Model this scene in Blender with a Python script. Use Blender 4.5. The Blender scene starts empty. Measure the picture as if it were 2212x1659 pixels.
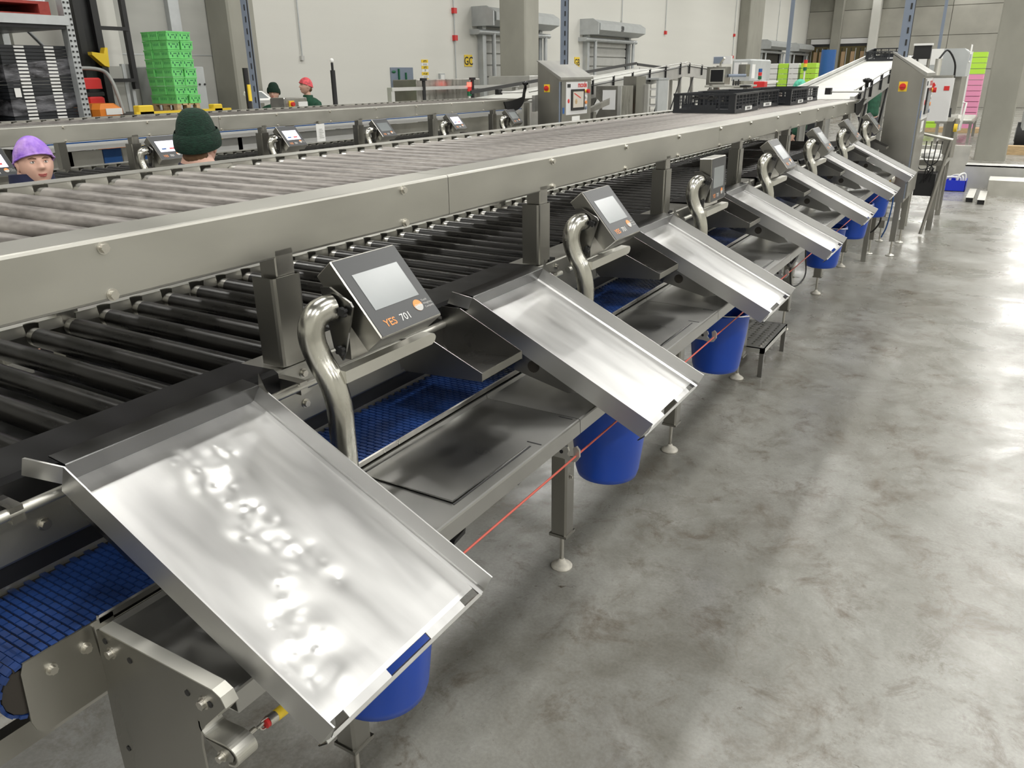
import bpy, bmesh, math, random
from mathutils import Matrix, Vector
R = math.radians
PI = math.pi
K = 0.9            # drawing units -> metres (the drawing unit is 0.9 m)
SC = bpy.context.scene
C = SC.collection
random.seed(7)

# ------------------------------------------------------------------ camera
cam_d = bpy.data.cameras.new('camera')
cam = bpy.data.objects.new('camera', cam_d); C.objects.link(cam)
cam.location = (0, 0, 2.0 * K)
cam_d.sensor_width = 36.0
cam_d.lens = 1695.4 * 36.0 / 2212.0
cam_d.clip_start = 0.05; cam_d.clip_end = 200
cam.rotation_mode = 'QUATERNION'
Mz = Matrix.Rotation(R(31.482), 3, 'Z') @ Matrix.Rotation(R(90 - 21.366), 3, 'X') @ Matrix.Rotation(R(-0.763), 3, 'Z')
cam.rotation_quaternion = Mz.to_quaternion()
SC.camera = cam

# ------------------------------------------------------------------ world, exposure, lamps
w = bpy.data.worlds.new('world'); SC.world = w; w.use_nodes = True
w.node_tree.nodes['Background'].inputs[0].default_value = (0.9, 0.95, 1.0, 1)
w.node_tree.nodes['Background'].inputs[1].default_value = 0.05
SC.view_settings.view_transform = 'Standard'
SC.view_settings.look = 'None'
SC.view_settings.gamma = 1
SC.view_settings.use_curve_mapping = False
SC.view_settings.exposure = 0.0
LAMP_W = 175.0
LAMPS = []
for x in (-7.4, -3.0, 1.4, 5.8, 10.2):
    for y in range(-6, 56, 6):
        LAMPS.append((x, y + (2.0 if int(x) % 2 else 0.0)))
for (x, y) in LAMPS:
    ld = bpy.data.lights.new('high_bay_lamp', 'AREA'); ld.shape = 'RECTANGLE'
    ld.size = 0.45; ld.size_y = 2.4; ld.energy = LAMP_W if x > 0 else LAMP_W * .72; ld.color = (1.0, 0.985, 0.94)
    lo = bpy.data.objects.new('high_bay_lamp', ld); C.objects.link(lo); lo.location = (x, y, 6.6)

# ------------------------------------------------------------------ materials
MAT = {}
def nmat(name, base=(.5, .5, .5), rough=.5, metal=0., vary=0., scale=5., stretch=(1, 1, 1), rvar=0., bump=0., bscale=None,
         base2=None, detail=4., emit=None, alpha=None, coat=0., spec=None):
    m = bpy.data.materials.new(name); m.use_nodes = True; MAT[name] = m
    nt = m.node_tree; N = nt.nodes; L = nt.links; P = N['Principled BSDF']
    P.inputs['Roughness'].default_value = rough
    P.inputs['Metallic'].default_value = metal
    P.inputs['Base Color'].default_value = (*base, 1)
    if coat: P.inputs['Coat Weight'].default_value = coat
    if spec is not None: P.inputs['Specular IOR Level'].default_value = spec
    if emit:
        P.inputs['Emission Color'].default_value = (*emit[0], 1); P.inputs['Emission Strength'].default_value = emit[1]
    if alpha is not None: P.inputs['Alpha'].default_value = alpha
    if vary or rvar or bump or base2:
        tc = N.new('ShaderNodeTexCoord'); mp = N.new('ShaderNodeMapping'); mp.inputs['Scale'].default_value = stretch
        L.new(tc.outputs['Object'], mp.inputs['Vector'])
        no = N.new('ShaderNodeTexNoise'); no.inputs['Scale'].default_value = scale; no.inputs['Detail'].default_value = detail
        L.new(mp.outputs[0], no.inputs['Vector'])
        if vary or base2:
            cr = N.new('ShaderNodeValToRGB')
            b2 = base2 if base2 else tuple(min(1, c * (1 + vary)) for c in base)
            b1 = base if base2 else tuple(c * (1 - vary) for c in base)
            cr.color_ramp.elements[0].position = .35; cr.color_ramp.elements[1].position = .65
            cr.color_ramp.elements[0].color = (*b1, 1); cr.color_ramp.elements[1].color = (*b2, 1)
            L.new(no.outputs['Fac'], cr.inputs['Fac']); L.new(cr.outputs['Color'], P.inputs['Base Color'])
        if rvar:
            mr = N.new('ShaderNodeMapRange'); mr.inputs['To Min'].default_value = max(.02, rough - rvar); mr.inputs['To Max'].default_value = rough + rvar
            mr.inputs['From Min'].default_value = .3; mr.inputs['From Max'].default_value = .7
            L.new(no.outputs['Fac'], mr.inputs['Value']); L.new(mr.outputs[0], P.inputs['Roughness'])
        if bump:
            n2 = N.new('ShaderNodeTexNoise'); n2.inputs['Scale'].default_value = bscale or scale; n2.inputs['Detail'].default_value = 3
            L.new(mp.outputs[0], n2.inputs['Vector'])
            bp = N.new('ShaderNodeBump'); bp.inputs['Strength'].default_value = bump; bp.inputs['Distance'].default_value = .01
            L.new(n2.outputs['Fac'], bp.inputs['Height']); L.new(bp.outputs['Normal'], P.inputs['Normal'])
    return m
ST = (.42, .41, .38)
nmat('steel', ST, .33, 1, .10, 3.0, (1, 6, 1), .07)
nmat('steel_beam', (.44, .432, .395), .42, 1, .08, 2.2, (1, 1, 2.5), .06)
nmat('steel_cover', (.36, .352, .322), .32, 1, .10, 3.0, (1, 1, .3), .06)
nmat('steel_tray', (.60, .598, .592), .38, 1, .06, 3, (1, 5, 1), .05, .010, 40)
nmat('steel_table', (.40, .398, .385), .32, 1, .12, 2.2, (1, 1, 1), .06)
nmat('steel_guard', (.05, .05, .052), .40, 1, .1, 4, (1, 1, 1), .05)  # steel coloured dark for the dark underside that the guard plates mirror
nmat('steel_trough', (.27, .265, .255), .30, 1, .1, 3, (1, 1, 1), .06)
nmat('steel_back', (.16, .16, .16), .30, 1, .1, 3)  # tray back walls: dark reflection put into the steel colour
nmat('steel_pipe', (.56, .55, .50), .25, 1, .06, 6, (6, 6, 1), .06)
nmat('steel_pale', (.66, .65, .60), .45, 1, .08, 4, (1, 1, 1), .05)
nmat('aluminium', (.62, .62, .60), .45, .85, .06, 4)
nmat('bolt_metal', (.62, .60, .55), .3, 1)
nmat('roller_dusty', (.12, .108, .10), .42, .55, 0, 9, (1, 3, 3), .12, 0, 30, base2=(.36, .335, .31), detail=10)
nmat('roller_end', (.42, .41, .38), .30, 1)
nmat('roller_black', (.008, .0075, .007), .30, .1, 0, 9, (1, 3, 3), .08, 0, 30, base2=(.026, .024, .021), detail=8)  # black rollers, colour lowered further for the shade below the upper deck
nmat('black', (.012, .012, .013), .45)
nmat('black_gloss', (.01, .01, .012), .2)
nmat('rubber', (.02, .02, .02), .7)
nmat('belt_blue', (.012, .04, .16), .42, 0, .3, 14)
nmat('belt_gap', (.03, .025, .02), .7)
nmat('bucket_blue', (.004, .058, .42), .34, 0, .06, 3)
nmat('crate_black', (.016, .018, .022), .38, 0, .2, 8)
nmat('label_white', (.8, .8, .78), .6)
nmat('print_black', (.02, .02, .02), .6)
nmat('monitor_face', (.045, .047, .050), .42)
nmat('screen_off', (.20, .22, .225), .25, 0, .08, 3)
nmat('screen_on', (.75, .72, .85), .3, emit=((.80, .76, .92), .75))
nmat('orange', (.85, .30, .08), .5)
nmat('print_grey', (.5, .5, .48), .5)
nmat('red', (.62, .03, .03), .4)
nmat('red_glow', (.9, .05, .04), .4, emit=((1, .06, .04), 5))
nmat('green_dark', (.01, .12, .05), .4)
nmat('yellow', (.85, .60, .04), .5)
nmat('rope_red', (.55, .11, .08), .6)
nmat('foot_white', (.70, .67, .60), .7, 0, .25, 25)
nmat('floor_dummy')
nmat('wall_white', (.66, .655, .61), .7, 0, .015, .6, (1, .2, 4))
nmat('wall_grey', (.40, .40, .375), .75, 0, .05, .8, (1, 1, 5))
nmat('concrete', (.38, .37, .325), .8, 0, .10, .9, (1, 1, 1), 0, .2, 8, detail=8)
nmat('concrete_col', (.30, .295, .255), .8, 0, .09, 1.6, (1, 1, .6), 0, .2, 8, detail=8)
nmat('ceiling_paint', (.16, .16, .15), .8)
nmat('door_grey', (.46, .48, .48), .5, .2, .05, 4)
nmat('door_slats', (.42, .42, .40), .5, .1, .05, 4)
nmat('galvanised', (.50, .52, .53), .4, .5, .05, 6)
nmat('blue_paint', (.02, .10, .32), .5)
nmat('blue_grey', (.22, .26, .33), .5, .3)
nmat('green_crate', (.16, .62, .17), .5, 0, .1, 5)
nmat('lime', (.45, .75, .06), .5)
nmat('white_plastic', (.75, .75, .73), .5)
nmat('pink', (.75, .28, .45), .6)
nmat('wood', (.50, .36, .20), .8, 0, .15, 8, (1, 1, 6))
nmat('wood_red', (.30, .04, .03), .7, 0, .2, 8)
nmat('film', (.45, .46, .50), .25, .2, .4, 7, (1, 1, 3), .1, .6, 14)
nmat('film_dark', (.10, .10, .11), .15, .3, .85, 5, (1, 1, 3), .1, .5, 12)  # dark film; glare on the wrap is painted in as lighter patches
nmat('truck_orange', (.75, .22, .02), .4)
nmat('forklift_grey', (.35, .36, .35), .5)
nmat('skin', (.74, .45, .35), .5, 0, .06, 14)
nmat('lips', (.42, .10, .09), .45)
nmat('eye_white', (.75, .73, .70), .3)
nmat('eye_dark', (.03, .02, .015), .2)
nmat('brow', (.16, .08, .05), .7)
nmat('hair_brown', (.14, .075, .035), .7, 0, .3, 30)
nmat('navy', (.012, .016, .055), .8, 0, .2, 20)
nmat('green_jacket', (.012, .075, .04), .75, 0, .25, 12)
nmat('beanie_green', (.004, .026, .014), .9, 0, .35, 60, (1, 1, 3), 0, .6, 90)
nmat('net_red', (.75, .10, .12), .6, 0, .3, 25)
nmat('net_green', (.10, .50, .34), .6, 0, .3, 25)
nmat('trousers', (.03, .03, .04), .8)
nmat('net_purple', (.25, .10, .62), .55, 0, 0, 16, (1, 1, 1), 0, .8, 26, base2=(.50, .30, .72))
nmat('steel_roof', (.36, .355, .33), .5, 1, .1, 4)
nmat('screen_picture', (.62, .57, .50), .3)
nmat('belt_white', (.62, .62, .58), .45, 0, .06, 3)
nmat('panel_white', (.70, .70, .70), .35)
nmat('dark_opening', (.03, .028, .02), .6)
nmat('glass_amber', (.10, .08, .03), .2)
nmat('cardboard', (.42, .29, .17), .8)

# polished concrete floor
def floor_material():
    m = bpy.data.materials.new('polished_concrete'); m.use_nodes = True; nt = m.node_tree; N = nt.nodes; L = nt.links
    P = N['Principled BSDF']
    tc = N.new('ShaderNodeTexCoord')
    def noise(sc, det, stretch=(1, 1, 1), dist=0., rough=.55):
        mp = N.new('ShaderNodeMapping'); mp.inputs['Scale'].default_value = stretch; L.new(tc.outputs['Object'], mp.inputs[0])
        n = N.new('ShaderNodeTexNoise'); n.inputs['Scale'].default_value = sc; n.inputs['Detail'].default_value = det
        n.inputs['Distortion'].default_value = dist; n.inputs['Roughness'].default_value = rough
        L.new(mp.outputs[0], n.inputs['Vector']); return n.outputs['Fac']
    def ramp(f, p0, p1, c0, c1):
        r = N.new('ShaderNodeValToRGB'); r.color_ramp.elements[0].position = p0; r.color_ramp.elements[1].position = p1
        r.color_ramp.elements[0].color = (*c0, 1); r.color_ramp.elements[1].color = (*c1, 1); L.new(f, r.inputs[0]); return r.outputs[0]
    def mix(f, a, b, mode='MIX'):
        x = N.new('ShaderNodeMix'); x.data_type = 'RGBA'; x.blend_type = mode
        if isinstance(f, float): x.inputs[0].default_value = f
        else: L.new(f, x.inputs[0])
        for s, v in ((x.inputs[6], a), (x.inputs[7], b)):
            if isinstance(v, tuple): s.default_value = (*v, 1)
            else: L.new(v, s)
        return x.outputs[2]
    base = ramp(noise(.55, 8, (1, 1, 1), .6), .30, .70, (.225, .223, .203), (.36, .357, .335))
    st1 = ramp(noise(1.7, 10, (1, 1, 1), .6, .68), .43, .66, (0, 0, 0), (1, 1, 1))
    c = mix(st1, base, mix(.60, base, (.150, .140, .115)))
    st2 = ramp(noise(3.6, 12, (1, .6, 1), .4, .72), .56, .72, (0, 0, 0), (1, 1, 1))
    c = mix(st2, c, mix(.7, c, (.115, .09, .062)))
    fl = ramp(noise(13, 8, (1, 1, 1), .5, .65), .67, .72, (0, 0, 0), (1, 1, 1))
    c = mix(fl, c, (.09, .07, .05))
    mot = ramp(noise(7, 9, (1, .8, 1), .8, .7), .3, .7, (.84, .83, .80), (1.10, 1.10, 1.10))
    c = mix(1.0, c, mot, 'MULTIPLY')
    br = ramp(noise(5.5, 12, (1, 1, 1), .5, .78), .52, .66, (0, 0, 0), (.8, .8, .8))
    c = mix(br, c, (.135, .112, .085))
    fine = ramp(noise(90, 3), .3, .7, (.90, .90, .90), (1.08, 1.08, 1.08))
    c = mix(1.0, c, fine, 'MULTIPLY')
    L.new(c, P.inputs['Base Color'])
    rr = ramp(noise(1.6, 10, (1, 1, 1), .6, .65), .35, .7, (.19, .19, .19), (.44, .44, .44))
    L.new(rr, P.inputs['Roughness'])
    bp = N.new('ShaderNodeBump'); bp.inputs['Strength'].default_value = .10; bp.inputs['Distance'].default_value = .02
    L.new(noise(2.6, 4), bp.inputs['Height']); L.new(bp.outputs['Normal'], P.inputs['Normal'])
    P.inputs['Specular IOR Level'].default_value = .6
    MAT['floor'] = m
floor_material()

# ------------------------------------------------------------------ mesh builder (drawing units)
class MB:
    def __init__(s, M=None):
        s.v = []; s.f = []; s.mi = []; s.sm = []; s.M = M; s.cur = 0
    def add(s, vs, fs, smooth=False):
        n = len(s.v)
        if s.M is not None: vs = [s.M @ Vector(p) for p in vs]
        s.v += [tuple(p) for p in vs]
        for f in fs: s.f.append([i + n for i in f]); s.mi.append(s.cur); s.sm.append(smooth)
        return s
    def box(s, x0, y0, z0, x1, y1, z1):
        v = [(x0, y0, z0), (x1, y0, z0), (x1, y1, z0), (x0, y1, z0), (x0, y0, z1), (x1, y0, z1), (x1, y1, z1), (x0, y1, z1)]
        return s.add(v, [(0, 3, 2, 1), (4, 5, 6, 7), (0, 1, 5, 4), (1, 2, 6, 5), (2, 3, 7, 6), (3, 0, 4, 7)])
    def bbox(s, x0, y0, z0, x1, y1, z1, b=.004):
        # box with chamfered vertical and top edges: prism of an octagon plus a shrunk top
        pts = [(x0 + b, y0), (x1 - b, y0), (x1, y0 + b), (x1, y1 - b), (x1 - b, y1), (x0 + b, y1), (x0, y1 - b), (x0, y0 + b)]
        ins = [(x0 + 2 * b, y0 + b), (x1 - 2 * b, y0 + b), (x1 - b, y0 + 2 * b), (x1 - b, y1 - 2 * b), (x1 - 2 * b, y1 - b), (x0 + 2 * b, y1 - b), (x0 + b, y1 - 2 * b), (x0 + b, y0 + 2 * b)]
        v = [(p[0], p[1], z0) for p in pts] + [(p[0], p[1], z1 - b) for p in pts] + [(p[0], p[1], z1) for p in ins]
        f = [tuple(range(7, -1, -1)), tuple(range(16, 24))]
        for i in range(8):
            j = (i + 1) % 8; f += [(i, j, j + 8, i + 8), (i + 8, j + 8, j + 16, i + 16)]
        return s.add(v, f)
    def prism(s, poly, axis, a, b, smooth=False):
        # poly: list of 2-tuples in the other two axes (order x,y,z without axis)
        def mk(p, t):
            if axis == 'y': return (p[0], t, p[1])
            if axis == 'x': return (t, p[0], p[1])
            return (p[0], p[1], t)
        n = len(poly)
        v = [mk(p, a) for p in poly] + [mk(p, b) for p in poly]
        f = [tuple(range(n))[::-1], tuple(range(n, 2 * n))] + [(i, (i + 1) % n, (i + 1) % n + n, i + n) for i in range(n)]
        return s.add(v, f, smooth)
    def sheet(s, line, axis, a, b, t=.003):
        # open polyline thickened to a sheet and extruded
        off = []
        for i, p in enumerate(line):
            d = Vector((0, 0))
            if i > 0: d += (Vector(p) - Vector(line[i - 1])).normalized()
            if i < len(line) - 1: d += (Vector(line[i + 1]) - Vector(p)).normalized()
            d.normalize(); off.append((p[0] - d.y * t, p[1] + d.x * t))
        n = len(line)
        def mk(p, q):
            if axis == 'y': return (p[0], q, p[1])
            if axis == 'x': return (q, p[0], p[1])
            return (p[0], p[1], q)
        v = [mk(p, a) for p in line] + [mk(p, a) for p in off] + [mk(p, b) for p in line] + [mk(p, b) for p in off]
        f = []
        for i in range(n - 1):
            f += [(i, i + 1, i + 1 + 2 * n, i + 2 * n), (i + n, i + 3 * n, i + 1 + 3 * n, i + 1 + n), (i, i + n, i + 1 + n, i + 1), (i + 2 * n, i + 1 + 2 * n, i + 1 + 3 * n, i + 3 * n)]
        f += [(0, 2 * n, 3 * n, n), (n - 1, 2 * n - 1, 4 * n - 1, 3 * n - 1)]
        return s.add(v, f)
    def tube(s, pts, r, seg=12, r1=None, caps=True, rs=None):
        pts = [Vector(p) for p in pts]; n = len(pts)
        t = [(pts[min(i + 1, n - 1)] - pts[max(i - 1, 0)]).normalized() for i in range(n)]
        up = Vector((0, 0, 1)) if abs(t[0].z) < .9 else Vector((1, 0, 0))
        a = t[0].cross(up).normalized(); vs = []
        for i in range(n):
            a = (a - t[i] * a.dot(t[i])).normalized(); b = t[i].cross(a)
            rr = rs[i] if rs else (r if r1 is None else r + (r1 - r) * i / max(1, n - 1))
            for k in range(seg):
                q = 2 * PI * k / seg; vs.append(pts[i] + (a * math.cos(q) + b * math.sin(q)) * rr)
        fs = []
        for i in range(n - 1):
            for k in range(seg):
                l = (k + 1) % seg; fs.append((i * seg + k, i * seg + l, (i + 1) * seg + l, (i + 1) * seg + k))
        s.add(vs, fs, True)
        if caps:
            s.add([vs[k] for k in range(seg)], [tuple(range(seg))[::-1]])
            s.add([vs[(n - 1) * seg + k] for k in range(seg)], [tuple(range(seg))])
        return s
    def lathe(s, prof, o=(0, 0, 0), seg=24, smooth=True):
        vs = []; n = len(prof)
        for (r, z) in prof:
            for k in range(seg):
                q = 2 * PI * k / seg; vs.append((o[0] + r * math.cos(q), o[1] + r * math.sin(q), o[2] + z))
        fs = [(i * seg + k, i * seg + (k + 1) % seg, (i + 1) * seg + (k + 1) % seg, (i + 1) * seg + k) for i in range(n - 1) for k in range(seg)]
        return s.add(vs, fs, smooth)
    def ball(s, c, rx, ry=None, rz=None, u=16, v=10):
        ry = ry or rx; rz = rz or rx; vs = []; fs = []
        for j in range(v + 1):
            th = PI * j / v
            for i in range(u):
                ph = 2 * PI * i / u; vs.append((c[0] + rx * math.sin(th) * math.cos(ph), c[1] + ry * math.sin(th) * math.sin(ph), c[2] + rz * math.cos(th)))
        for j in range(v):
            for i in range(u): fs.append((j * u + i, (j + 1) * u + i, (j + 1) * u + (i + 1) % u, j * u + (i + 1) % u))
        return s.add(vs, fs, True)
    def grid(s, fn, nu, nv, smooth=True):
        vs = [fn(i / nu, j / nv) for j in range(nv + 1) for i in range(nu + 1)]
        fs = [(j * (nu + 1) + i, j * (nu + 1) + i + 1, (j + 1) * (nu + 1) + i + 1, (j + 1) * (nu + 1) + i) for j in range(nv) for i in range(nu)]
        return s.add(vs, fs, smooth)
    def hexbolt(s, c, d, r=.0095, h=.008, washer=True):
        c = Vector(c); d = Vector(d).normalized()
        if washer: s.tube([c, c + d * .0025], r * 1.35, 14)
        s.tube([c + d * .0025, c + d * (.0025 + h)], r, 6)
        for i in range(1, 0, -1): pass
        return s
    def text(s, body, size, M, font_align='LEFT', bold=0.0):
        cu = bpy.data.curves.new('tmp', 'FONT'); cu.body = body; cu.size = size; cu.align_x = font_align; cu.resolution_u = 3
        cu.offset = bold
        o = bpy.data.objects.new('tmp', cu); C.objects.link(o)
        bpy.context.view_layer.update()
        me = bpy.data.meshes.new_from_object(o.evaluated_get(bpy.context.evaluated_depsgraph_get()))
        s.add([M @ v.co for v in me.vertices], [tuple(p.vertices) for p in me.polygons])
        bpy.data.objects.remove(o); bpy.data.curves.remove(cu); bpy.data.meshes.remove(me)
        return s
    def build(s, name, mat, parent=None, origin=None):
        me = bpy.data.meshes.new(name)
        if parent is not None and origin is None:
            o0 = Vector(parent.get('_base', (0, 0, 0)))
        elif origin is not None: o0 = Vector(origin)
        else:
            xs = [p[0] for p in s.v]; ys = [p[1] for p in s.v]; zs = [p[2] for p in s.v]
            o0 = Vector(((min(xs) + max(xs)) / 2, (min(ys) + max(ys)) / 2, min(zs)))
        me.from_pydata([((p[0] - o0.x) * K, (p[1] - o0.y) * K, (p[2] - o0.z) * K) for p in s.v], [], s.f)
        mats = mat if isinstance(mat, (list, tuple)) else [mat]
        for mm in mats: me.materials.append(MAT[mm])
        me.polygons.foreach_set('material_index', s.mi)
        me.polygons.foreach_set('use_smooth', s.sm)
        me.update()
        o = bpy.data.objects.new(name, me); C.objects.link(o)
        if parent is not None: o.parent = parent; o['_base'] = tuple(o0)
        else: o.location = o0 * K; o['_base'] = tuple(o0)
        return o

def tag(o, label=None, cat=None, group=None, kind=None):
    if label: o['label'] = label
    if cat: o['category'] = cat
    if group: o['group'] = group
    if kind: o['kind'] = kind
    return o
def thing(name, base, label, cat, group=None):
    o = bpy.data.objects.new(name, None); C.objects.link(o); o.empty_display_size = .05
    o.location = Vector(base) * K; o['_base'] = tuple(base)
    return tag(o, label, cat, group)
def kids(o): return CH.get(o.name, [])
CH = {}
def reindex():
    CH.clear()
    for o in bpy.data.objects:
        if o.parent: CH.setdefault(o.parent.name, []).append(o)
def copy_tree(o, delta=None, label=None, group=None, parent=None):
    c = o.copy(); C.objects.link(c)
    if parent is not None: c.parent = parent
    if delta is not None: c.location = o.location + Vector(delta) * K
    if label: c['label'] = label
    if group: c['group'] = group
    for ch in list(CH.get(o.name, [])): copy_tree(ch, parent=c)
    return c
def struct(mb, name, mat, label=None): return tag(mb.build(name, mat), label, None, None, 'structure')
def single(mb, name, mat, label, cat, group=None): return tag(mb.build(name, mat), label, cat, group)
def smoothpath(pts, n=6):
    # Catmull-Rom
    P = [Vector(p) for p in pts]; P = [P[0] * 2 - P[1]] + P + [P[-1] * 2 - P[-2]]; out = []
    for i in range(1, len(P) - 2):
        for k in range(n):
            t = k / n; a, b, c_, d = P[i - 1:i + 3]
            out.append(.5 * ((2 * b) + (c_ - a) * t + (2 * a - 5 * b + 4 * c_ - d) * t * t + (3 * b - a - 3 * c_ + d) * t ** 3))
    out.append(P[-2]); return out

# ------------------------------------------------------------------ room shell
PITCH = 1.32; DX = -4.41
XW, YE = -12.0, 55.5
struct(MB().box(XW, -9, -.1, 15, YE, 0), 'floor', 'floor', 'polished grey concrete floor with brown stains')
struct(MB().box(XW, -9, 9.0, 15, YE, 9.1), 'ceiling', 'ceiling_paint')
mb = MB().box(XW - .2, 9.9, 0, XW, YE, 9)
struct(mb, 'wall_left', 'wall_white', 'tall white panelled hall wall with dock doors')
mb = MB()
wl2 = struct(MB().box(XW - .2, -9, 0, XW, 9.9, 9), 'wall_left_grey', 'wall_grey', 'grey panelled wall behind the green crate stack')
for i, y in enumerate((8.09,)): struct(MB().box(XW, y - 1.6, 0, XW + .10, y, 9), 'trim_1', 'wall_white', 'pale wall strip beside the rack')
for i in range(9):
    z = .4 + i * 1.0
    MBj = MB().box(XW, -9, z, XW + .006, 8.0, z + .012); mb.box(XW, 8.1, z, XW + .006, 9.9, z + .014)
mb.build('panel_joint', 'galvanised', wl2)
struct(MB().box(15, -9, 0, 15.2, YE, 9), 'wall_right', 'wall_white')
struct(MB().box(XW, -9.2, 0, 15, -9, 9), 'wall_back', 'wall_white')
# end wall of concrete panels with two openings
we = thing('wall_end', (0, YE, 0), None, None); we['kind'] = 'structure'; we['label'] = 'far end wall of stacked precast concrete panels'
def epanel(x0, z0, x1, z1, m='concrete'):
    g = .015
    MB().box(x0 + g, YE, z0 + g, x1 - g, YE + .2, z1 - g).build('panel', m, we)
MB().box(XW, YE + .1, 0, 15, YE + .25, 9).build('backing', 'concrete', we)
zs = [3.95, 5.5, 7.2, 9.0]
xs = [XW, -10.1, -8.1, -4.1, 2, 8, 15]
for zi in range(3):
    for xi in range(len(xs) - 1): epanel(xs[xi], zs[zi], xs[xi + 1], zs[zi + 1], 'concrete' if zi < 1 or xi > 2 else 'concrete_col')
for x0, x1 in ((-8.1, -4.1), (-4.1, 2), (2, 8), (8, 15)):
    epanel(x0, 0, x1, 2.1); epanel(x0, 2.1, x1, 3.95)
for (dn, x0, x1) in (('door_1', -11.7, -10.55), ('door_2', -10.2, -8.35)):
    d = thing(dn, ((x0 + x1) / 2, YE, 0), 'open amber-coloured doorway under a grey shutter box in the end wall, ' + ('left' if dn == 'door_1' else 'right'), None); d['kind'] = 'structure'
    MB().box(x0, YE - .05, 3.65, x1, YE, 3.93).build('shutter_box', 'panel_white', d)
    MB().box(x0, YE - .04, 3.5, x1, YE, 3.65).build('shutter_edge', 'black', d)
    MB().box(x0, YE - .02, 0, x1, YE, 3.5).build('opening', 'glass_amber', d)  # flat dark amber colour fills the opening
    for k in range(7):
        xx = x0 + (x1 - x0) * (k + .5) / 7
        MB().box(xx - .02, YE - .05, .2, xx + .02, YE - .02, 3.4).build('bar', 'black' if k % 2 else 'galvanised', d)
    for k in range(3):
        xx = x0 + (x1 - x0) * (k + .7) / 3.4
        MB().box(xx, YE - .06, 1.2, xx + .22, YE - .02, 3.2).build('frame', 'cardboard', d)
# columns
def column(x0, y0, x1, y1, label, n, z1=9, mat='concrete_col'):
    b = .03
    poly = [(x0 + b, y0), (x1 - b, y0), (x1, y0 + b), (x1, y1 - b), (x1 - b, y1), (x0 + b, y1), (x0, y1 - b), (x0, y0 + b)]
    o = MB().prism(poly, 'z', 0, z1).build(n, mat)
    tag(o, label, None, None, 'structure'); return o
column(XW, 9.84, XW + .55, 10.42, 'pale concrete pillar where grey wall meets white wall', 'trim_2')
column(-10.6, 16.95, -9.9, 17.6, 'square concrete pillar in front of the first dock door', 'trim_3')
column(XW, 40.7, XW + .5, 43.2, 'concrete pillar on the white wall beyond the second dock door', 'trim_4')
column(-10.5, YE - .45, -9.95, YE, 'pillar between the two end wall openings', 'trim_5')
column(-8.35, YE - .5, -7.85, YE, 'pale pillar right of the end wall openings', 'trim_6', mat='wall_white')
column(-.66, 22.45, .0, 23.1, 'big square concrete pillar at the right edge of the aisle', 'trim_7')

# dock doors on the left wall
def dock(y0, y1, name, label, num=None, opn=False):
    d = thing(name, (XW, (y0 + y1) / 2, 0), label, None); d['kind'] = 'structure'
    ya, yb = y0 + .12, y1 - (y1 - y0) * .22
    MB().box(XW, y0 + .3, 0, XW + .04, y1 - .3, 3.15).build('recess', 'door_slats' if not opn else 'dark_opening', d)
    hood = [(XW, 3.2), (XW + .35, 3.2), (XW + .62, 3.32), (XW + .62, 3.5), (XW + .42, 3.62), (XW, 3.62)]
    MB().prism(hood, 'y', y0 + .18, y1 - .1).build('shutter_hood', 'door_grey', d)
    MB().prism([(XW, 3.19), (XW + .64, 3.19), (XW + .64, 3.52), (XW + .44, 3.64), (XW, 3.64)], 'y', y0, y0 + .05).build('hood_end_plate', 'galvanised', d)
    if not opn:
        n = 11
        for i in range(n):
            z = .05 + i * .28
            MB().sheet([(XW + .05, z), (XW + .09, z + .02), (XW + .09, z + .24), (XW + .05, z + .27)], 'y', y0 + .32, y1 - .34, .01).build('slat', 'door_slats', d)
    for yy in (y0 + .32, y1 - .34):
        MB().box(XW, yy - .08, 0, XW + .16, yy + .08, 3.2).build('guide_rail', 'galvanised', d)
    MB().box(XW + .02, y1 - .52, 0, XW + .1, y1 - .46, 3.1).build('seal', 'black', d)
    # crash rail frame
    MB().tube([(XW + .25, y0 - .12, 3.06), (XW + .25, y1 - .02, 3.06)], .06, 12).build('top_rail', 'galvanised', d)
    MB().box(XW, y0 - .1, 3.0, XW + .25, y0 - .02, 3.12).build('rail_bracket', 'galvanised', d)
    for yy in (y0 + .62, y1 - .25):
        MB().tube([(XW + .25, yy, 0), (XW + .25, yy, 3.06)], .055, 12).build('rail_post', 'galvanised', d)
    if num:
        m = MB(); M = Matrix.Translation((XW + .632, (y0 + y1) / 2 - .1, 3.33)) @ Matrix.Rotation(PI / 2, 4, 'Z') @ Matrix.Rotation(PI / 2, 4, 'X')
        m.text(num, .21, M, 'CENTER', .008); m.build('number', 'print_black', d)
    return d
dock(17.9, 21.5, 'door_3', 'closed roller shutter dock door partly behind the concrete pillar')
dock(23.9, 27.8, 'door_4', 'closed roller shutter dock door with number on its hood', '59')
dock(44.5, 49.2, 'door_5', 'small far dock door with grey hood, nearer of two', None, True)
dock(50.9, 55.2, 'door_6', 'small far dock door with grey hood beside the end wall corner', None, True)
def wallsign(y0, z0, y1, z1, lines, name, label, mat='yellow', tm='print_black', size=.2):
    t = thing(name, (XW, (y0 + y1) / 2, z0), label, 'sign')
    MB().box(XW, y0, z0, XW + .015, y1, z1).build('plate', mat, t)
    m = MB(); n = len(lines)
    for i, s_ in enumerate(lines):
        zc = z1 - (z1 - z0) * (i + .5) / n
        M = Matrix.Translation((XW + .018, (y0 + y1) / 2, zc - size * .36)) @ Matrix.Rotation(PI / 2, 4, 'Z') @ Matrix.Rotation(PI / 2, 4, 'X')
        m.text(s_, size, M, 'CENTER', .004)
    m.build('lettering', tm, t)
wallsign(17.52, 2.26, 17.86, 2.53, ['GC'], 'wall_sign', 'yellow GC sign beside the nearer dock door', size=.27)
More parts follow.
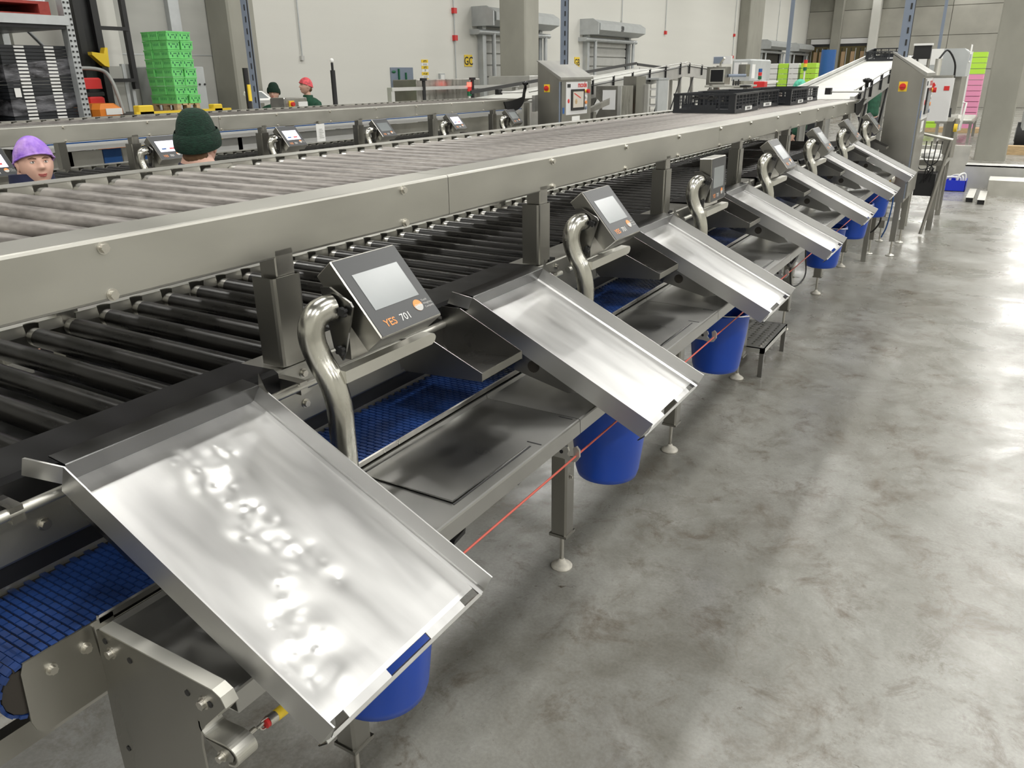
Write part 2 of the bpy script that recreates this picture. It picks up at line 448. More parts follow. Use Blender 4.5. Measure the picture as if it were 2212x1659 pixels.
wallsign(23.55, 2.26, 23.9, 2.55, ['GB'], 'wall_sign', 'yellow GB sign beside the dock door with the number', size=.27)
sg = thing('lift_sign', (XW, 15.9, 1.85), 'tall strip of yellow and white lift signs on white wall', 'sign')
for i, (s_, m_) in enumerate((('LIFTS', 'yellow'), ('▮▮', 'label_white'), ('LIFTS', 'yellow'), ('77', 'label_white'), ('HT LIFT', 'yellow'), ('▮▮▮', 'label_white'), ('OPT LIFT', 'yellow'), ('▮▮▮', 'label_white'))):
    z1 = 2.40 - i * .068
    MB().box(XW, 15.75, z1 - .064, XW + .012, 16.0, z1).build('plate', m_, sg)
    M = Matrix.Translation((XW + .015, 15.875, z1 - .052)) @ Matrix.Rotation(PI / 2, 4, 'Z') @ Matrix.Rotation(PI / 2, 4, 'X')
    if s_[0] == '▮': MB().box(XW + .012, 15.8, z1 - .052, XW + .014, 15.95, z1 - .014).build('barcode', 'print_grey', sg)
    else: MB().text(s_, .058 if len(s_) < 6 else .048, M, 'CENTER', .001).build('lettering', 'print_black', sg)
# cleaning tool board
tb = thing('tool_board', (XW, 15, 1.5), 'white shadow board with green cleaning tools on white wall', 'board')
MB().box(XW, 14.6, 1.55, XW + .02, 15.4, 2.23).build('board', 'blue_grey', tb)
for y, h in ((14.85, 2.2), (15.1, 2.12)):
    MB().box(XW + .02, y, 1.6, XW + .05, y + .035, h).build('broom_handle', 'green_dark', tb)
MB().tube([(XW + .05, 14.72, 1.6), (XW + .05, 14.72, 1.85)], .015, 8).build('shovel_handle', 'green_dark', tb)
MB().lathe([(0.02, 0), (.07, .03), (.07, .07), (.03, .12)], (XW + .06, 14.72, 1.85), 12).build('shovel_grip', 'green_dark', tb)
MB().ball((XW + .03, 14.7, 2.14), .01, .07, .03).build('emblem', 'green_dark', tb)
nb = thing('wall_socket_box', (XW, 16.5, 1.85), 'small white framed box on wall right of yellow lift signs', 'box')
MB().box(XW, 16.4, 1.87, XW + .05, 16.6, 2.1).build('frame', 'door_grey', nb)
MB().box(XW + .05, 16.43, 1.9, XW + .06, 16.57, 2.07).build('cover', 'label_white', nb)
# conduits with alarm points
def conduit(y, z0, z1, label, reds=()):
    t = thing('cable_conduit', (XW, y, z0), label, 'pipe')
    MB().tube([(XW + .03, y, z0), (XW + .03, y, z1)], .014, 6).build('conduit', 'galvanised', t)
    for z in reds:
        MB().box(XW, y - .06, z - .06, XW + .08, y + .06, z + .06).build('alarm_point', 'red', t)
    MB().box(XW, y - .04, z0 - .05, XW + .05, y + .04, z0 + .03).build('socket', 'print_grey', t)
conduit(17.1, 1.95, 9, 'thin conduit with red alarm points left of the first dock door', (3.5, 2.9))
conduit(11.95, 2.4, 9, 'thin grey conduit high on the white wall above the two workers')
conduit(31.1, 3.55, 9, 'thin conduit with red end right of the numbered dock door', (3.5,))
conduit(40.0, 2.7, 9, 'thin conduit with red box just left of the far wall pillar', (2.75, 3.7))
conduit(27.0, 3.7, 9, 'thin conduit above the numbered dock door')
conduit(48.0, 3.7, 9, 'thin conduit above the far small dock doors')

# ceiling drop posts (cable trunking)
def droppost(x, y, z0, label, w_=.05, z1=9, perf=True):
    t = thing('service_post', (x, y, z0), label, 'post')
    MB().sheet([(x - w_, y + w_ / 2), (x - w_, y - w_ / 2), (x + w_, y - w_ / 2), (x + w_, y + w_ / 2)], 'z', z0, z1, .008).build('channel', 'blue_grey', t)
    if perf:
        m = MB()
        for i in range(int((min(z1, 5) - z0) / .12)): m.box(x + w_ * .2, y - w_ / 2 - .004, z0 + i * .12, x + w_ * .55, y - w_ / 2 + .001, z0 + i * .12 + .06)
        tag(m.build('slot', 'print_black', t), kind='stuff')
        MB().tube([(x + w_ * .9, y, z0), (x + w_ * .9, y, z1)], .012, 6).build('cable', 'black', t)
droppost(-5.40, 10.3, 2.15, 'grey perforated cable drop above the control cabinet of the rear line')
droppost(-1.18, 10.3, 2.15, 'grey perforated cable drop above the front control cabinet')
droppost(-7.5, 6.69, .8, 'blue-grey perforated post standing behind the rear conveyor at left', .04)
droppost(-8.0, 34.0, 1.2, 'slim grey post in front of the far small dock doors', .07, perf=False)
droppost(-1.21, 15.0, 2.3, 'thin bluish drop pipe over the right labelling machine', .022, perf=False)

# ------------------------------------------------------------------ roller conveyors
XN, XF = -1.48, -2.57     # near and far outer faces
XNI, XFI = -1.614, -2.47  # inner flange edges
ZT, ZB = 1.7174, 1.592
ZL = 1.315
RP = .12; RY0 = 1.21
YEND = 10.3
def side_profile(x, s_, z1, z0, fl, lip=.012):
    r = .007
    return [(x + s_ * fl, z1 - lip), (x + s_ * fl, z1), (x + s_ * r, z1), (x + s_ * r * .3, z1 - r * .3), (x, z1 - r), (x, z0 + r), (x + s_ * r * .3, z0 + r * .3), (x + s_ * r, z0), (x + s_ * .05, z0)]
def roller_mesh():
    m = MB(); z = ZT - .0104 - .030
    m.cur = 0; m.tube([(-1.56, 0, 0), (-2.435, 0, 0)], .030, 18, caps=True)
    m.cur = 1; m.tube([(-2.435, 0, 0), (-2.455, 0, 0), (-2.466, 0, 0), (-2.480, 0, 0)], .03, 18, rs=[.0297, .0292, .0280, .020])
    return m
def notched_flange(x0, xi, z, y0, y1, t=.003, phase=RY0, depth=.018, hw=.024):
    # top flange of the far rail with a half-moon notch above every roller, plus the turned-down lip
    m = MB(); vs = []; fs = []
    ys = []; y = y0
    k0 = math.ceil((y0 - phase) / RP); k1 = math.floor((y1 - phase) / RP)
    pts = [(y0, 0.)]
    for k in range(k0, k1 + 1):
        c = phase + k * RP
        if c - hw < y0 or c + hw > y1: continue
        for i in range(9):
            q = -1 + 2 * i / 8; pts.append((c + hw * q, depth * math.sqrt(max(0, 1 - q * q)) if abs(q) < 1 else 0.))
    pts.append((y1, 0.))
    for (yy, d) in pts:
        xx = xi - d
        vs += [(x0, yy, z), (xx, yy, z), (x0, yy, z - t), (xx, yy, z - t)]
    for i in range(len(pts) - 1):
        a = i * 4; b = a + 4; fs += [(a, a + 1, b + 1, b), (a + 2, b + 2, b + 3, a + 3), (a + 1, a + 3, b + 3, b + 1)]
    m.add(vs, fs)
    # lip between notches
    for i in range(len(pts) - 1):
        if pts[i][1] == 0 and pts[i + 1][1] == 0 and pts[i + 1][0] - pts[i][0] > .03:
            a, b = pts[i][0], pts[i + 1][0]
            m.prism([(a, z - .001), (b, z - .001), (b + .004, z - .034), (a - .004, z - .034)], 'x', xi - .002, xi)
    return m
# --- upper deck
up = thing('upper_roller_conveyor', (-2.0, 4.7, 1.592), 'upper dusty roller deck of the front line carrying black crates', 'conveyor')
joints = [-1.2, 2.05, 4.81, 7.57, YEND]
for a, b in zip(joints[:-1], joints[1:]):
    m = MB(); m.sheet(side_profile(XN, -1, ZT, ZB, XN - XNI), 'y', a + .0012, b - .0012, -.003)
    if b == YEND:
        m = MB(); m.sheet(side_profile(XN, -1, ZT, ZB, XN - XNI), 'y', a + .0012, 9.6, -.003)
        m.add([(XN, 9.6, ZB), (XN, 9.6, ZT), (XN, YEND, ZT), (XN - .004, 9.6, ZB), (XN - .004, 9.6, ZT), (XN - .004, YEND, ZT)], [(0, 2, 1), (3, 4, 5), (0, 3, 5, 2)])
    m.build('side_beam', 'steel_beam', up)
    m = MB(); m.sheet([(XF, ZB), (XF, ZT - .006), (XF + .006, ZT)], 'y', a + .0012, b - .0012, -.003)
    m.build('far_side_beam', 'steel_beam', up)
    nf = notched_flange(XF + .006, XFI, ZT, a + .0012, b - .0012); nf.build('notched_flange', 'steel_beam', up)
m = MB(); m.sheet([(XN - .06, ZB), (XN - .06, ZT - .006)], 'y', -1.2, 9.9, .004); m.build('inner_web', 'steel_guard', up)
rm = roller_mesh()
rz = ZT - .0075 - .030
first = None
for k in range(-19, 75):
    y = RY0 + k * RP
    if first is None:
        mm = MB(Matrix.Translation((0, y, rz))); mm.add(rm.v, rm.f); mm.mi = list(rm.mi); mm.sm = list(rm.sm)
        first = mm.build('roller', ['roller_dusty', 'roller_end'], up); y_first = y
    else:
        o = first.copy(); C.objects.link(o); o.location = (0, (y - y_first) * K, 0); o.rotation_euler = (random.random() * .0, 0, 0)
def bolts(parent, lst, x, d=(1, 0, 0)):
    f0 = None
    for (y, z) in lst:
        if f0 is None: f0 = MB().hexbolt((x, y, z), d).build('bolt', 'bolt_metal', parent); b0 = (y, z)
        else:
            o = f0.copy(); C.objects.link(o); o.location = f0.location + Vector((0, (y - b0[0]) * K, (z - b0[1]) * K))
BY = [.0, .89, 1.825, 2.735, 3.432, 4.12, 4.83, 5.48, 6.19, 6.9, 7.6, 8.3, 9.0]
bolts(up, [(y, 1.698) for y in BY] + [(y, 1.604) for y in BY], XN)
# end roller and black curved bracket with knob
e = MB(); pts = []
for i in range(9):
    q = i / 8 * PI / 2; pts.append((9.72 + .34 * math.sin(q), 1.56 + .22 * (1 - math.cos(q)) * 1.0))
poly = [(9.55, 1.60)] + pts + [(10.10, 1.85), (10.02, 1.85), (9.98, 1.74), (9.7, 1.70), (9.5, 1.69)]
e.prism(poly, 'x', XN + .003, XN + .012); e.build('end_bracket', 'black', up)
MB().lathe([(0, .0), (.02, 0), (.02, .05), (.045, .06), (.05, .085), (.02, .1), (0, .1)], (XN + .01, 10.06, 1.84), 12).build('clamp_knob', 'black_gloss', up)
MB().tube([(XN + .01, 10.06, 1.80), (XN - .36, 10.0, 1.80)], .012, 8).build('guide_arm', 'white_plastic', up)
MB().box(XN - .40, 9.92, 1.77, XN - .34, 10.02, 1.84).build('guide_block', 'black', up)
MB().box(-2.5, 10.16, 1.70, -1.5, 10.3, 1.712).build('transfer_plate', 'steel', up)

# --- lower deck
lo = thing('lower_roller_conveyor', (-2.0, 4.7, 0.0), 'lower shadowed black roller deck of the front line below the crate rollers', 'conveyor')
LD = ZL - ZT
rr0 = None
rl = roller_mesh()
for k in range(-16, 69):
    y = RY0 + k * RP
    if rr0 is None:
        mm = MB(Matrix.Translation((0, y, ZL - .014 - .030))); mm.add(rl.v, rl.f); mm.mi = list(rl.mi); mm.sm = list(rl.sm)
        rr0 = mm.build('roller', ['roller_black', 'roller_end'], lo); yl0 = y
    else:
        o = rr0.copy(); C.objects.link(o); o.location = (0, (y - yl0) * K, 0)
for a, b in ((-1.2, 1.85), (1.85, 4.9), (4.9, 7.9), (7.9, 9.6)):
    m = MB(); m.sheet(side_profile(-1.475, -1, ZL, 1.148, .13), 'y', a + .001, b - .001, -.003); m.build('side_frame', 'steel_beam', lo)
    m = MB(); m.sheet([(XF, 1.2), (XF, ZL - .006), (XF + .006, ZL)], 'y', a + .001, b - .001, -.003); m.build('far_side_frame', 'steel_beam', lo)
    notched_flange(XF + .006, XFI - .005, ZL - .004, a + .001, b - .001).build('notched_flange', 'steel_pale', lo)
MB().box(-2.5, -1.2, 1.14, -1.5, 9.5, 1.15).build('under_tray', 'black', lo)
MB().sheet([(-1.50, 1.148), (-1.50, 1.10)], 'y', -1.2, 9.5, .004).build('gap_shade_sheet', 'black', lo)  # black sheet painted in as the shade of the open gap
bolts(lo, [(1.36 + i * .70, 1.284) for i in range(-2, 11)] + [(1.356 + i * .70, 1.20) for i in range(-2, 11)], -1.475)
# uprights: sleeve and inner post
def upright(y0, par):
    w2 = .095; x0, x1 = -1.545, -1.472
    s_ = MB()
    r = .010
    prof = [(x0, y0), (x1 - r, y0), (x1 - r * .3, y0 + r * .3), (x1, y0 + r), (x1, y0 + w2 - r), (x1 - r * .3, y0 + w2 - r * .3), (x1 - r, y0 + w2), (x0, y0 + w2)]
    s_.sheet(prof, 'z', ZL + .004, 1.5475, .004)
    o = s_.build('post_sleeve', 'steel_cover', par)
    p = MB().bbox(x0 + .006, y0 + .022, ZL - .1, x1 - .008, y0 + w2 - .012, 1.615, .003).build('post', 'steel', par)
    MB().box(x0 - .02, y0 + w2 - .02, ZL + .002, x1 + .004, y0 + w2 + .03, ZL + .012).build('post_shim', 'black', par)
    return o, p
for k in range(-1, 7): upright(1.295 + k * PITCH, lo)
for k in range(0, 5):
    y0 = 1.295 + k * 2 * PITCH
    p = MB().box(XF + .02, y0, 0.05, XF + .09, y0 + .07, 1.6).build('far_leg', 'steel_cover', lo)
    MB().lathe([(0, 0), (.045, 0), (.04, .012), (.012, .03), (.012, .08), (0, .08)], (XF + .055, y0 + .035, 0), 14).build('foot', 'foot_white', lo)
# guard plates between the lower rollers and the chutes
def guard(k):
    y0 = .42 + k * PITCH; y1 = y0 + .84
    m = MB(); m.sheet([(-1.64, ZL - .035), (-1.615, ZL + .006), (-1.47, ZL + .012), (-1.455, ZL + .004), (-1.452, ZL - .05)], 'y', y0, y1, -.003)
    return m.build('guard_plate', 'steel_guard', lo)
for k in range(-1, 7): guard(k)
# hanging rod
for k in range(-1, 7):
    y0 = .48 + k * PITCH
    MB().tube([(-1.40, y0 - .4, 1.288), (-1.40, y0 + .86, 1.288)], .011, 10).build('hanging_rod', 'steel_pale', lo)
    for yy in (y0 + .10, y0 + .80): MB().box(-1.475, yy - .012, 1.27, -1.39, yy + .012, 1.302).build('rod_bracket', 'steel', lo)

# --- blue belt conveyor below
bc = thing('belt_conveyor', (-1.39, 4.7, .9), 'narrow blue modular belt conveyor running under the chutes', 'conveyor')
BX0, BX1, BZ, BY0, BY1 = -1.505, -1.275, 1.085, .46, 9.4
m = MB(); row = .0155; n = int((5.6 - BY0) / row); cols = 9; cw = (BX1 - BX0) / cols
for i in range(n):
    y = BY0 + .02 + i * row; offx = (i % 2) * cw * .5
    for j in range(cols):
        xa = BX0 + j * cw + offx; xb = min(xa + cw * .90, BX1 + .003)
        if xb - xa < .006: continue
        m.prism([(xa, y + .001), (xb, y + .001), (xb - .001, y + row * .80), (xa + .001, y + row * .80)], 'z', BZ - .006, BZ)
# wrap round the end roller
for a in range(14):
    q = a / 13 * PI; yc = BY0 + .02 - math.sin(q) * .055; zc = BZ - .055 + math.cos(q) * .055
    for j in range(cols):
        xa = BX0 + j * cw + (a % 2) * cw * .5; xb = min(xa + cw * .9, BX1 + .003)
        if xb - xa < .006: continue
        M0 = Matrix.Translation((0, yc, zc)) @ Matrix.Rotation(q, 4, 'X')
        mm = MB(M0); mm.box(xa, -.006, -.006, xb, .006, 0); m.add(mm.v, mm.f)
tag(m.build('belt_links', 'belt_blue', bc), kind='stuff')
m = MB(); m.box(BX0, BY0, BZ - .012, BX1, BY1, BZ - .005); m.tube([(BX0, BY0 + .02, BZ - .055), (BX1, BY0 + .02, BZ - .055)], .048, 18); m.build('belt_core', 'belt_gap', bc)
MB().box(BX0, 5.6, BZ - .006, BX1, BY1, BZ - .001).build('belt_far_run', 'belt_blue', bc)
MB().bbox(BX1, BY0 + .15, BZ - .01, BX1 + .006, BY1, BZ + .005, .003).build('near_guide_strip', 'steel', bc)
MB().sheet([(BX0 - .03, 1.15), (BX0 - .006, BZ + .03), (BX0 - .006, BZ - .01)], 'y', BY0 + .1, BY1, .003).build('far_guide_strip', 'steel_pale', bc)
MB().box(BX0 - .05, BY0 + .1, 1.10, BX0 - .02, BY1, 1.135).build('chain_guard', 'black', bc)
pl = [(.475, BZ), (.468, 1.068), (.463, .968), (.468, .946), (.478, .936), (.492, .932), (.64, .932), (.64, BZ)]
MB().prism(pl, 'x', BX1 + .002, BX1 + .006).build('side_plate', 'steel_cover', bc)
m0 = MB().hexbolt((BX1 + .006, .515, 1.045), (1, 0, 0), .008); m0.build('bolt', 'bolt_metal', bc)
MB().hexbolt((BX1 + .006, .578, 1.045), (1, 0, 0), .008).build('bolt', 'bolt_metal', bc)
MB().box(BX1 - .03, .56, .945, BX1, BY1, BZ - .02).build('bed_rail', 'steel_cover', bc)
MB().box(-1.48, -1.0, .772, -1.45, BY1, .826).build('lower_rail', 'steel_cover', bc)

# ------------------------------------------------------------------ per-station prototypes (station 0)
ORD = ['nearest the camera', 'second from the camera', 'third from the camera', 'fourth from the camera', 'fifth from the camera', 'sixth from the camera', 'farthest, beside the control cabinet']
# chute tray
sd = Vector((.902, 0, -.433)); nn = Vector((.433, 0, .902)); TW = .449; TLn = .683; WH = .045
def tray(k, dented=False, dz=0., tilt=0.):
    P0 = Vector((-1.35, .66 + k * PITCH, 1.357)) - nn * WH
    base = (-1.02, .885 + k * PITCH, 1.05)
    t = thing('chute_tray', base, None, 'chute', 'sloping chutes along the front line')
    Mt = Matrix.Translation(P0 + Vector((0, 0, dz))) @ Matrix(((.902, 0, .433, 0), (0, 1, 0, 0), (-.433, 0, .902, 0), (0, 0, 0, 1)))
    if tilt:
        Mt = Mt @ Matrix.Rotation(tilt, 4, 'Y')
    th = .003
    dents = []
    if dented:
        rnd = random.Random(3)
        C0 = [(.056, .212), (.099, .217), (.093, .268), (.124, .165), (.153, .185), (.212, .204), (.252, .238), (.281, .178), (.301, .243), (.338, .197), (.373, .223), (.446, .226), (.401, .259), (.484, .238), (.421, .178), (.440, .137), (.485, .128), (.478, .091), (.525, .101), (.568, .082), (.560, .046), (.610, .051), (.022, .429), (.10, .30), (.25, .21), (.33, .21), (.52, .12)]
        for (a, b) in C0:
            dents.append((a, b, rnd.uniform(.012, .028), rnd.choice((1, -1, -1)) * rnd.uniform(.0014, .0038)))
            dents.append((a + rnd.uniform(-.06, .06), b + rnd.uniform(-.03, .03), rnd.uniform(.005, .009), rnd.choice((1, -1)) * rnd.uniform(.0006, .0014)))
        for (a, b) in ((.12, .22), (.27, .20), (.40, .20), (.5, .11), (.60, .06)): dents.append((a, b, .055, -.006)); dents.append((a + .05, b + .035, .035, .004))
    def h(a, b):
        z = .0015 * math.sin(a * 9 + k) * math.sin(b * 11 + k * 2)
        for (p, q, r_, am) in dents:
            d2 = ((a - p) ** 2 + (b - q) ** 2) / (r_ * r_)
            if d2 < 9: z += am * math.exp(-d2)
        return z
    nu, nv = (220, 150) if dented else (24, 16)
    m = MB(Mt)
    e = .02
    m.grid(lambda u, v: (u * (TLn - .032), e * .55 + v * (TW - e * 1.1), h(u * TLn, v * TW) * min(1, 12 * v, 12 * (1 - v), 14 * u + .1, 14 * (1 - u))), nu, nv)
    m.grid(lambda u, v: (u * (TLn - .032), e * .55 + v * (TW - e * 1.1), -.014), 1, 1, False)
    # coves joining the floor with the side walls
    for (y0, s_) in ((0., 1), (TW, -1)):
        prof = [(y0 + s_ * e * .55, 0), (y0 + s_ * e * .2, .004), (y0 + s_ * .004, .012), (y0 - s_ * .002, WH)]
        for i in range(3):
            a, b = prof[i], prof[i + 1]
            m.add([(0, a[0], a[1]), (TLn, a[0], a[1]), (TLn, b[0], b[1]), (0, b[0], b[1])], [(0, 1, 2, 3)], True)
        m.add([(0, y0 - s_ * .002, WH), (TLn, y0 - s_ * .002, WH), (TLn, y0 - s_ * .005, WH), (0, y0 - s_ * .005, WH)], [(0, 1, 2, 3)])
        m.add([(0, y0 - s_ * .005, WH), (TLn, y0 - s_ * .005, WH), (TLn - .01, y0 - s_ * .004, -.018), (0, y0 - s_ * .004, -.018)], [(0, 1, 2, 3)])
        m.add([(TLn, y0 - s_ * .002, WH), (TLn, y0 - s_ * .005, WH), (TLn - .01, y0 - s_ * .004, -.018), (TLn - .002, y0 + s_ * .004, 0)], [(0, 1, 2, 3)])
    m.build('pan', 'steel_tray', t)
    # front lip with three slots, then a folded edge
    m = MB(Mt); a0, a1 = TLn - .032, TLn
    slots = [(.012, .055), (.165, .28), (.392, .440)]
    def strip(y0, y1, s0, s1, z0=0., z1=-.003):
        m.add([(s0, y0, z0), (s1, y0, z1), (s1, y1, z1), (s0, y1, z0), (s0, y0, z0 - .003), (s1, y0, z1 - .003), (s1, y1, z1 - .003), (s0, y1, z0 - .003)], [(0, 1, 2, 3), (7, 6, 5, 4), (0, 4, 5, 1), (1, 5, 6, 2), (2, 6, 7, 3), (3, 7, 4, 0)])
    strip(0, TW, a0, a0 + .010, 0, -.001); strip(0, TW, a1 - .006, a1, -.004, -.008)
    ys = [0.004] + [v for s_ in slots for v in s_] + [TW - .004]
    for i in range(0, len(ys), 2): strip(ys[i], ys[i + 1], a0 + .010, a1 - .006, -.001, -.004)
    m.add([(a1, 0, -.008), (a1, TW, -.008), (a1 - .012, TW, -.034), (a1 - .012, 0, -.034), (a1 - .003, 0, -.010), (a1 - .003, TW, -.010), (a1 - .015, TW, -.034), (a1 - .015, 0, -.034)], [(0, 1, 2, 3), (4, 7, 6, 5), (3, 2, 6, 7)])
    m.build('front_lip', 'steel_tray', t)
    # back wall with top fold hooking over the frame
    m = MB(Mt)
    m.add([(0, 0, -.003), (0, TW, -.003), (0, TW, WH + .002), (0, 0, WH + .002), (-.003, 0, -.003), (-.003, TW, -.003), (-.003, TW, WH + .002), (-.003, 0, WH + .002)], [(0, 1, 2, 3), (4, 7, 6, 5), (2, 6, 7, 3), (0, 3, 7, 4), (1, 5, 6, 2)])
    m.add([(-.003, 0, WH + .002), (-.003, TW, WH + .002), (-.05, TW, WH - .016), (-.05, 0, WH - .016), (-.003, 0, WH - .001), (-.003, TW, WH - .001), (-.05, TW, WH - .019), (-.05, 0, WH - .019)], [(0, 3, 2, 1), (4, 5, 6, 7), (0, 1, 5, 4), (2, 3, 7, 6)])
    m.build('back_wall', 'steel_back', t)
    # flared ears at the two back corners
    m = MB(Mt)
    m.prism([(-.055, -.045), (.0, -.004), (.0, 0.0), (-.055, -.040)], 'z', .000, WH - .002)
    m.build('corner_ear', 'steel_tray', t)
    m = MB(Mt); m.add([(0, TW, WH), (0, TW + .003, WH), (-.012, TW + .001, WH + .032), (.03, TW + .003, WH), (.03, TW, WH)], [(0, 4, 3, 1), (0, 2, 4), (1, 3, 2), (0, 1, 2)])
    m.build('corner_spike', 'steel', t)
    # perforated support arm below
    for yy in (TW * .12,):
        m = MB(Mt)
        out = [(-.06, -.03), (.40, -.03), (.44, -.045), (.40, -.075), (.12, -.14), (-.06, -.14)]
        holes = [(.05, -.085, .03), (.16, -.078, .026), (.26, -.068, .02)]
        m.prism(out, 'y', yy, yy + .006)
        m.build('support_arm', 'steel_trough', t)
        for (a, b, r_) in holes:
            hm = MB(Mt); hm.tube([(a, yy - .003, b), (a, yy + .009, b)], r_, 18)
            hm.build('arm_hole', 'belt_gap', t)
    return t
TL_ = ['wide bright chute tray with battered dented pan, nearest the camera', 'smooth bright steel chute tray, second from the camera', 'smooth steel chute tray, third from the camera, over the stool', 'flatter dull steel chute tray, fourth from the camera, with no bucket ring ahead', 'steel chute tray fifth from the camera, blue bucket below its tip', 'steel chute tray sixth from the camera', 'last steel chute tray, pointing at the control cabinet foot']
for k in range(7):
    t = tray(k, k == 0, 0, R(-1.2) if k == 3 else 0)
    t['label'] = TL_[k]

# weighing terminal
def terminal(k, dx, scr, label, tilt=None, group='weighing terminals along the front line'):
    yb = k * PITCH
    t = thing('weighing_terminal', (-1.27 + dx, 1.29 + yb, 1.05), label, 'scale', group)
    if tilt is None:
        c = Vector((-1.2385, 1.447, 1.519)); n = Vector((.757, 0, .653)); u = Vector((-.653, 0, .757)); hh, ww = .222, .235
    else:
        c = Vector((-1.243, 1.447, 1.50)); n = Vector((math.cos(tilt), 0, math.sin(tilt))); u = Vector((-math.sin(tilt), 0, math.cos(tilt))); hh, ww = .218, .232
    c = c + Vector((dx, yb, 0)); yv = Vector((0, 1, 0))
    Mf = Matrix(((yv.x, u.x, n.x, c.x), (yv.y, u.y, n.y, c.y), (yv.z, u.z, n.z, c.z), (0, 0, 0, 1)))
    Wp = Vector((dx, yb, 0))
    # housing box with chamfered edges (face plane z=0)
    m = MB(Mf)
    b = .003
    m.bbox(-ww / 2, -hh / 2, -.062, ww / 2, hh / 2, 0, b)
    hs = m.build('housing', 'steel_cover', t)
    m = MB(Mf); m.box(-ww / 2 + .004, -hh / 2 + .004, 0, ww / 2 - .004, hh / 2 - .004, .0012)
    fc = m.build('front_panel', 'monitor_face', hs)
    m = MB(Mf); m.box(-ww / 2 + .034, .111 - .152, .0012, ww / 2 - .034, .111 - .050, .002); m.build('screen', scr, hs)
    m = MB(Mf); m.text('YES', .027, Matrix.Translation((-ww / 2 + .034, -.089, .0018)), bold=.0003); m.build('lettering', 'orange', hs)
    m = MB(Mf); m.text('701', .027, Matrix.Translation((-ww / 2 + .092, -.089, .0018))); m.build('model_number', 'label_white', hs)
    m = MB(Mf); m.tube([(.057, -.066, .0013), (.057, -.066, .0021)], .016, 24); m.build('logo_disc', 'orange', hs)
    m = MB(Mf)
    m.add([(.057 + .016 * math.cos(q), -.066 + .016 * math.sin(q), .0024) for q in [PI + i * PI / 10 for i in range(11)]], [tuple(range(11))]); m.build('logo_half', 'print_grey', hs)
    if k < 3 or dx:
        m = MB(Mf); m.text('DWC', .010, Matrix.Translation((.0575, -.070, .0028)), 'CENTER'); m.build('logo_letters', 'label_white', hs)
        m = MB(Mf)
        for i, s_ in enumerate(('Dutch', 'Weighing', 'Company')): m.text(s_, .0085, Matrix.Translation((.077, -.060 - i * .0095, .0018)))
        m.build('logo_text', 'print_grey', hs)
    if scr == 'screen_on':
        m = MB(Mf); m.box(-.06, -.02, .002, -.02, -.008, .0024); m.build('blue_bar', 'blue_paint', hs)
        m = MB(Mf); m.box(.01, -.02, .002, .055, -.008, .0024); m.build('red_bar', 'red', hs)
    # pipe
    path = [(-1.250, 1.255, 1.02), (-1.250, 1.255, 1.12), (-1.250, 1.255, 1.20), (-1.251, 1.255, 1.275), (-1.266, 1.254, 1.335), (-1.290, 1.250, 1.38), (-1.306, 1.246, 1.425), (-1.309, 1.248, 1.462), (-1.304, 1.262, 1.490), (-1.297, 1.283, 1.500), (-1.292, 1.303, 1.501)]
    MB().tube([Vector(p) + Wp for p in smoothpath(path, 6)], .0315, 28).build('stand_pipe', 'steel_pipe', t)
    # gusset plate
    yp = 1.305
    g = [(-1.325, 1.545), (-1.296, 1.548), (-1.235, 1.518), (-1.229, 1.508), (-1.262, 1.395), (-1.275, 1.37), (-1.30, 1.40)]
    gp = MB().prism([(p[0] + dx, p[1]) for p in g], 'y', yp + yb, yp + .006 + yb).build('gusset_plate', 'steel_trough', t)
    # star knobs
    for (kx, kz) in ((-1.250, 1.497), (-1.268, 1.40)):
        m = MB(Matrix.Translation((kx + dx, yp - .002 + yb, kz)) @ Matrix.Rotation(PI / 2, 4, 'X') @ Matrix.Rotation(.5, 4, 'Z'))
        pp = []
        for i in range(20):
            q = 2 * PI * i / 20; rr = .0075 + .0055 * abs(math.cos(2 * q)) ** 1.2; pp.append((rr * math.cos(q), rr * math.sin(q)))
        m.prism(pp, 'z', .004, .015); m.tube([(0, 0, 0), (0, 0, .006)], .006, 8)
        m.build('star_knob', 'black', t)
    # flat arm carrying the product trough
    m = MB()
    r_ = .006
    arm = [(1.265, 1.333), (1.60, 1.333), (1.612, 1.338), (1.618, 1.348), (1.618, 1.352), (1.612, 1.360), (1.60, 1.363), (1.265, 1.363)]
    m.prism([(p[0] + yb, p[1]) for p in arm], 'x', -1.262 + dx, -1.230 + dx); m.build('support_bar', 'steel_pale', t)
    MB().box(-1.30 + dx, 1.33 + yb, 1.365, -1.27 + dx, 1.55 + yb, 1.45).build('mount_block', 'steel', t)
    return t
LT = ['grey weighing terminal with YES 701 face, nearest on front line, beside dented tray', 'weighing terminal second on the front line, above the second product trough', 'weighing terminal on front line turned upright, screen facing the aisle', 'weighing terminal fourth on the front line, left of the flatter chute tray', 'weighing terminal fifth on the front line, screen with a white glare patch', 'weighing terminal sixth on the front line', 'farthest weighing terminal of front line, next to the big control cabinet']
for k in range(7):
    terminal(k, 0, 'screen_off', LT[k], R(2) if k == 2 else None)
RT = {0: 'partly seen weighing terminal of the rear line at the left picture edge', 1: 'lit weighing terminal on rear line just left of the green beanie', 2: 'lit lilac screen terminal on rear line right of the green beanie', 3: 'rear line weighing terminal below the middle of the rear beam', 4: 'rear line weighing terminal with bright blank screen', 5: 'farthest rear line weighing terminal before the rear control cabinet'}
for k, sc_ in ((1, 'screen_on'), (2, 'screen_on'), (3, 'screen_on'), (4, 'screen_off'), (5, 'screen_on'), (6, 'screen_off')):
    terminal(k, DX, sc_, RT[k - 1], None, 'weighing terminals along the rear line')

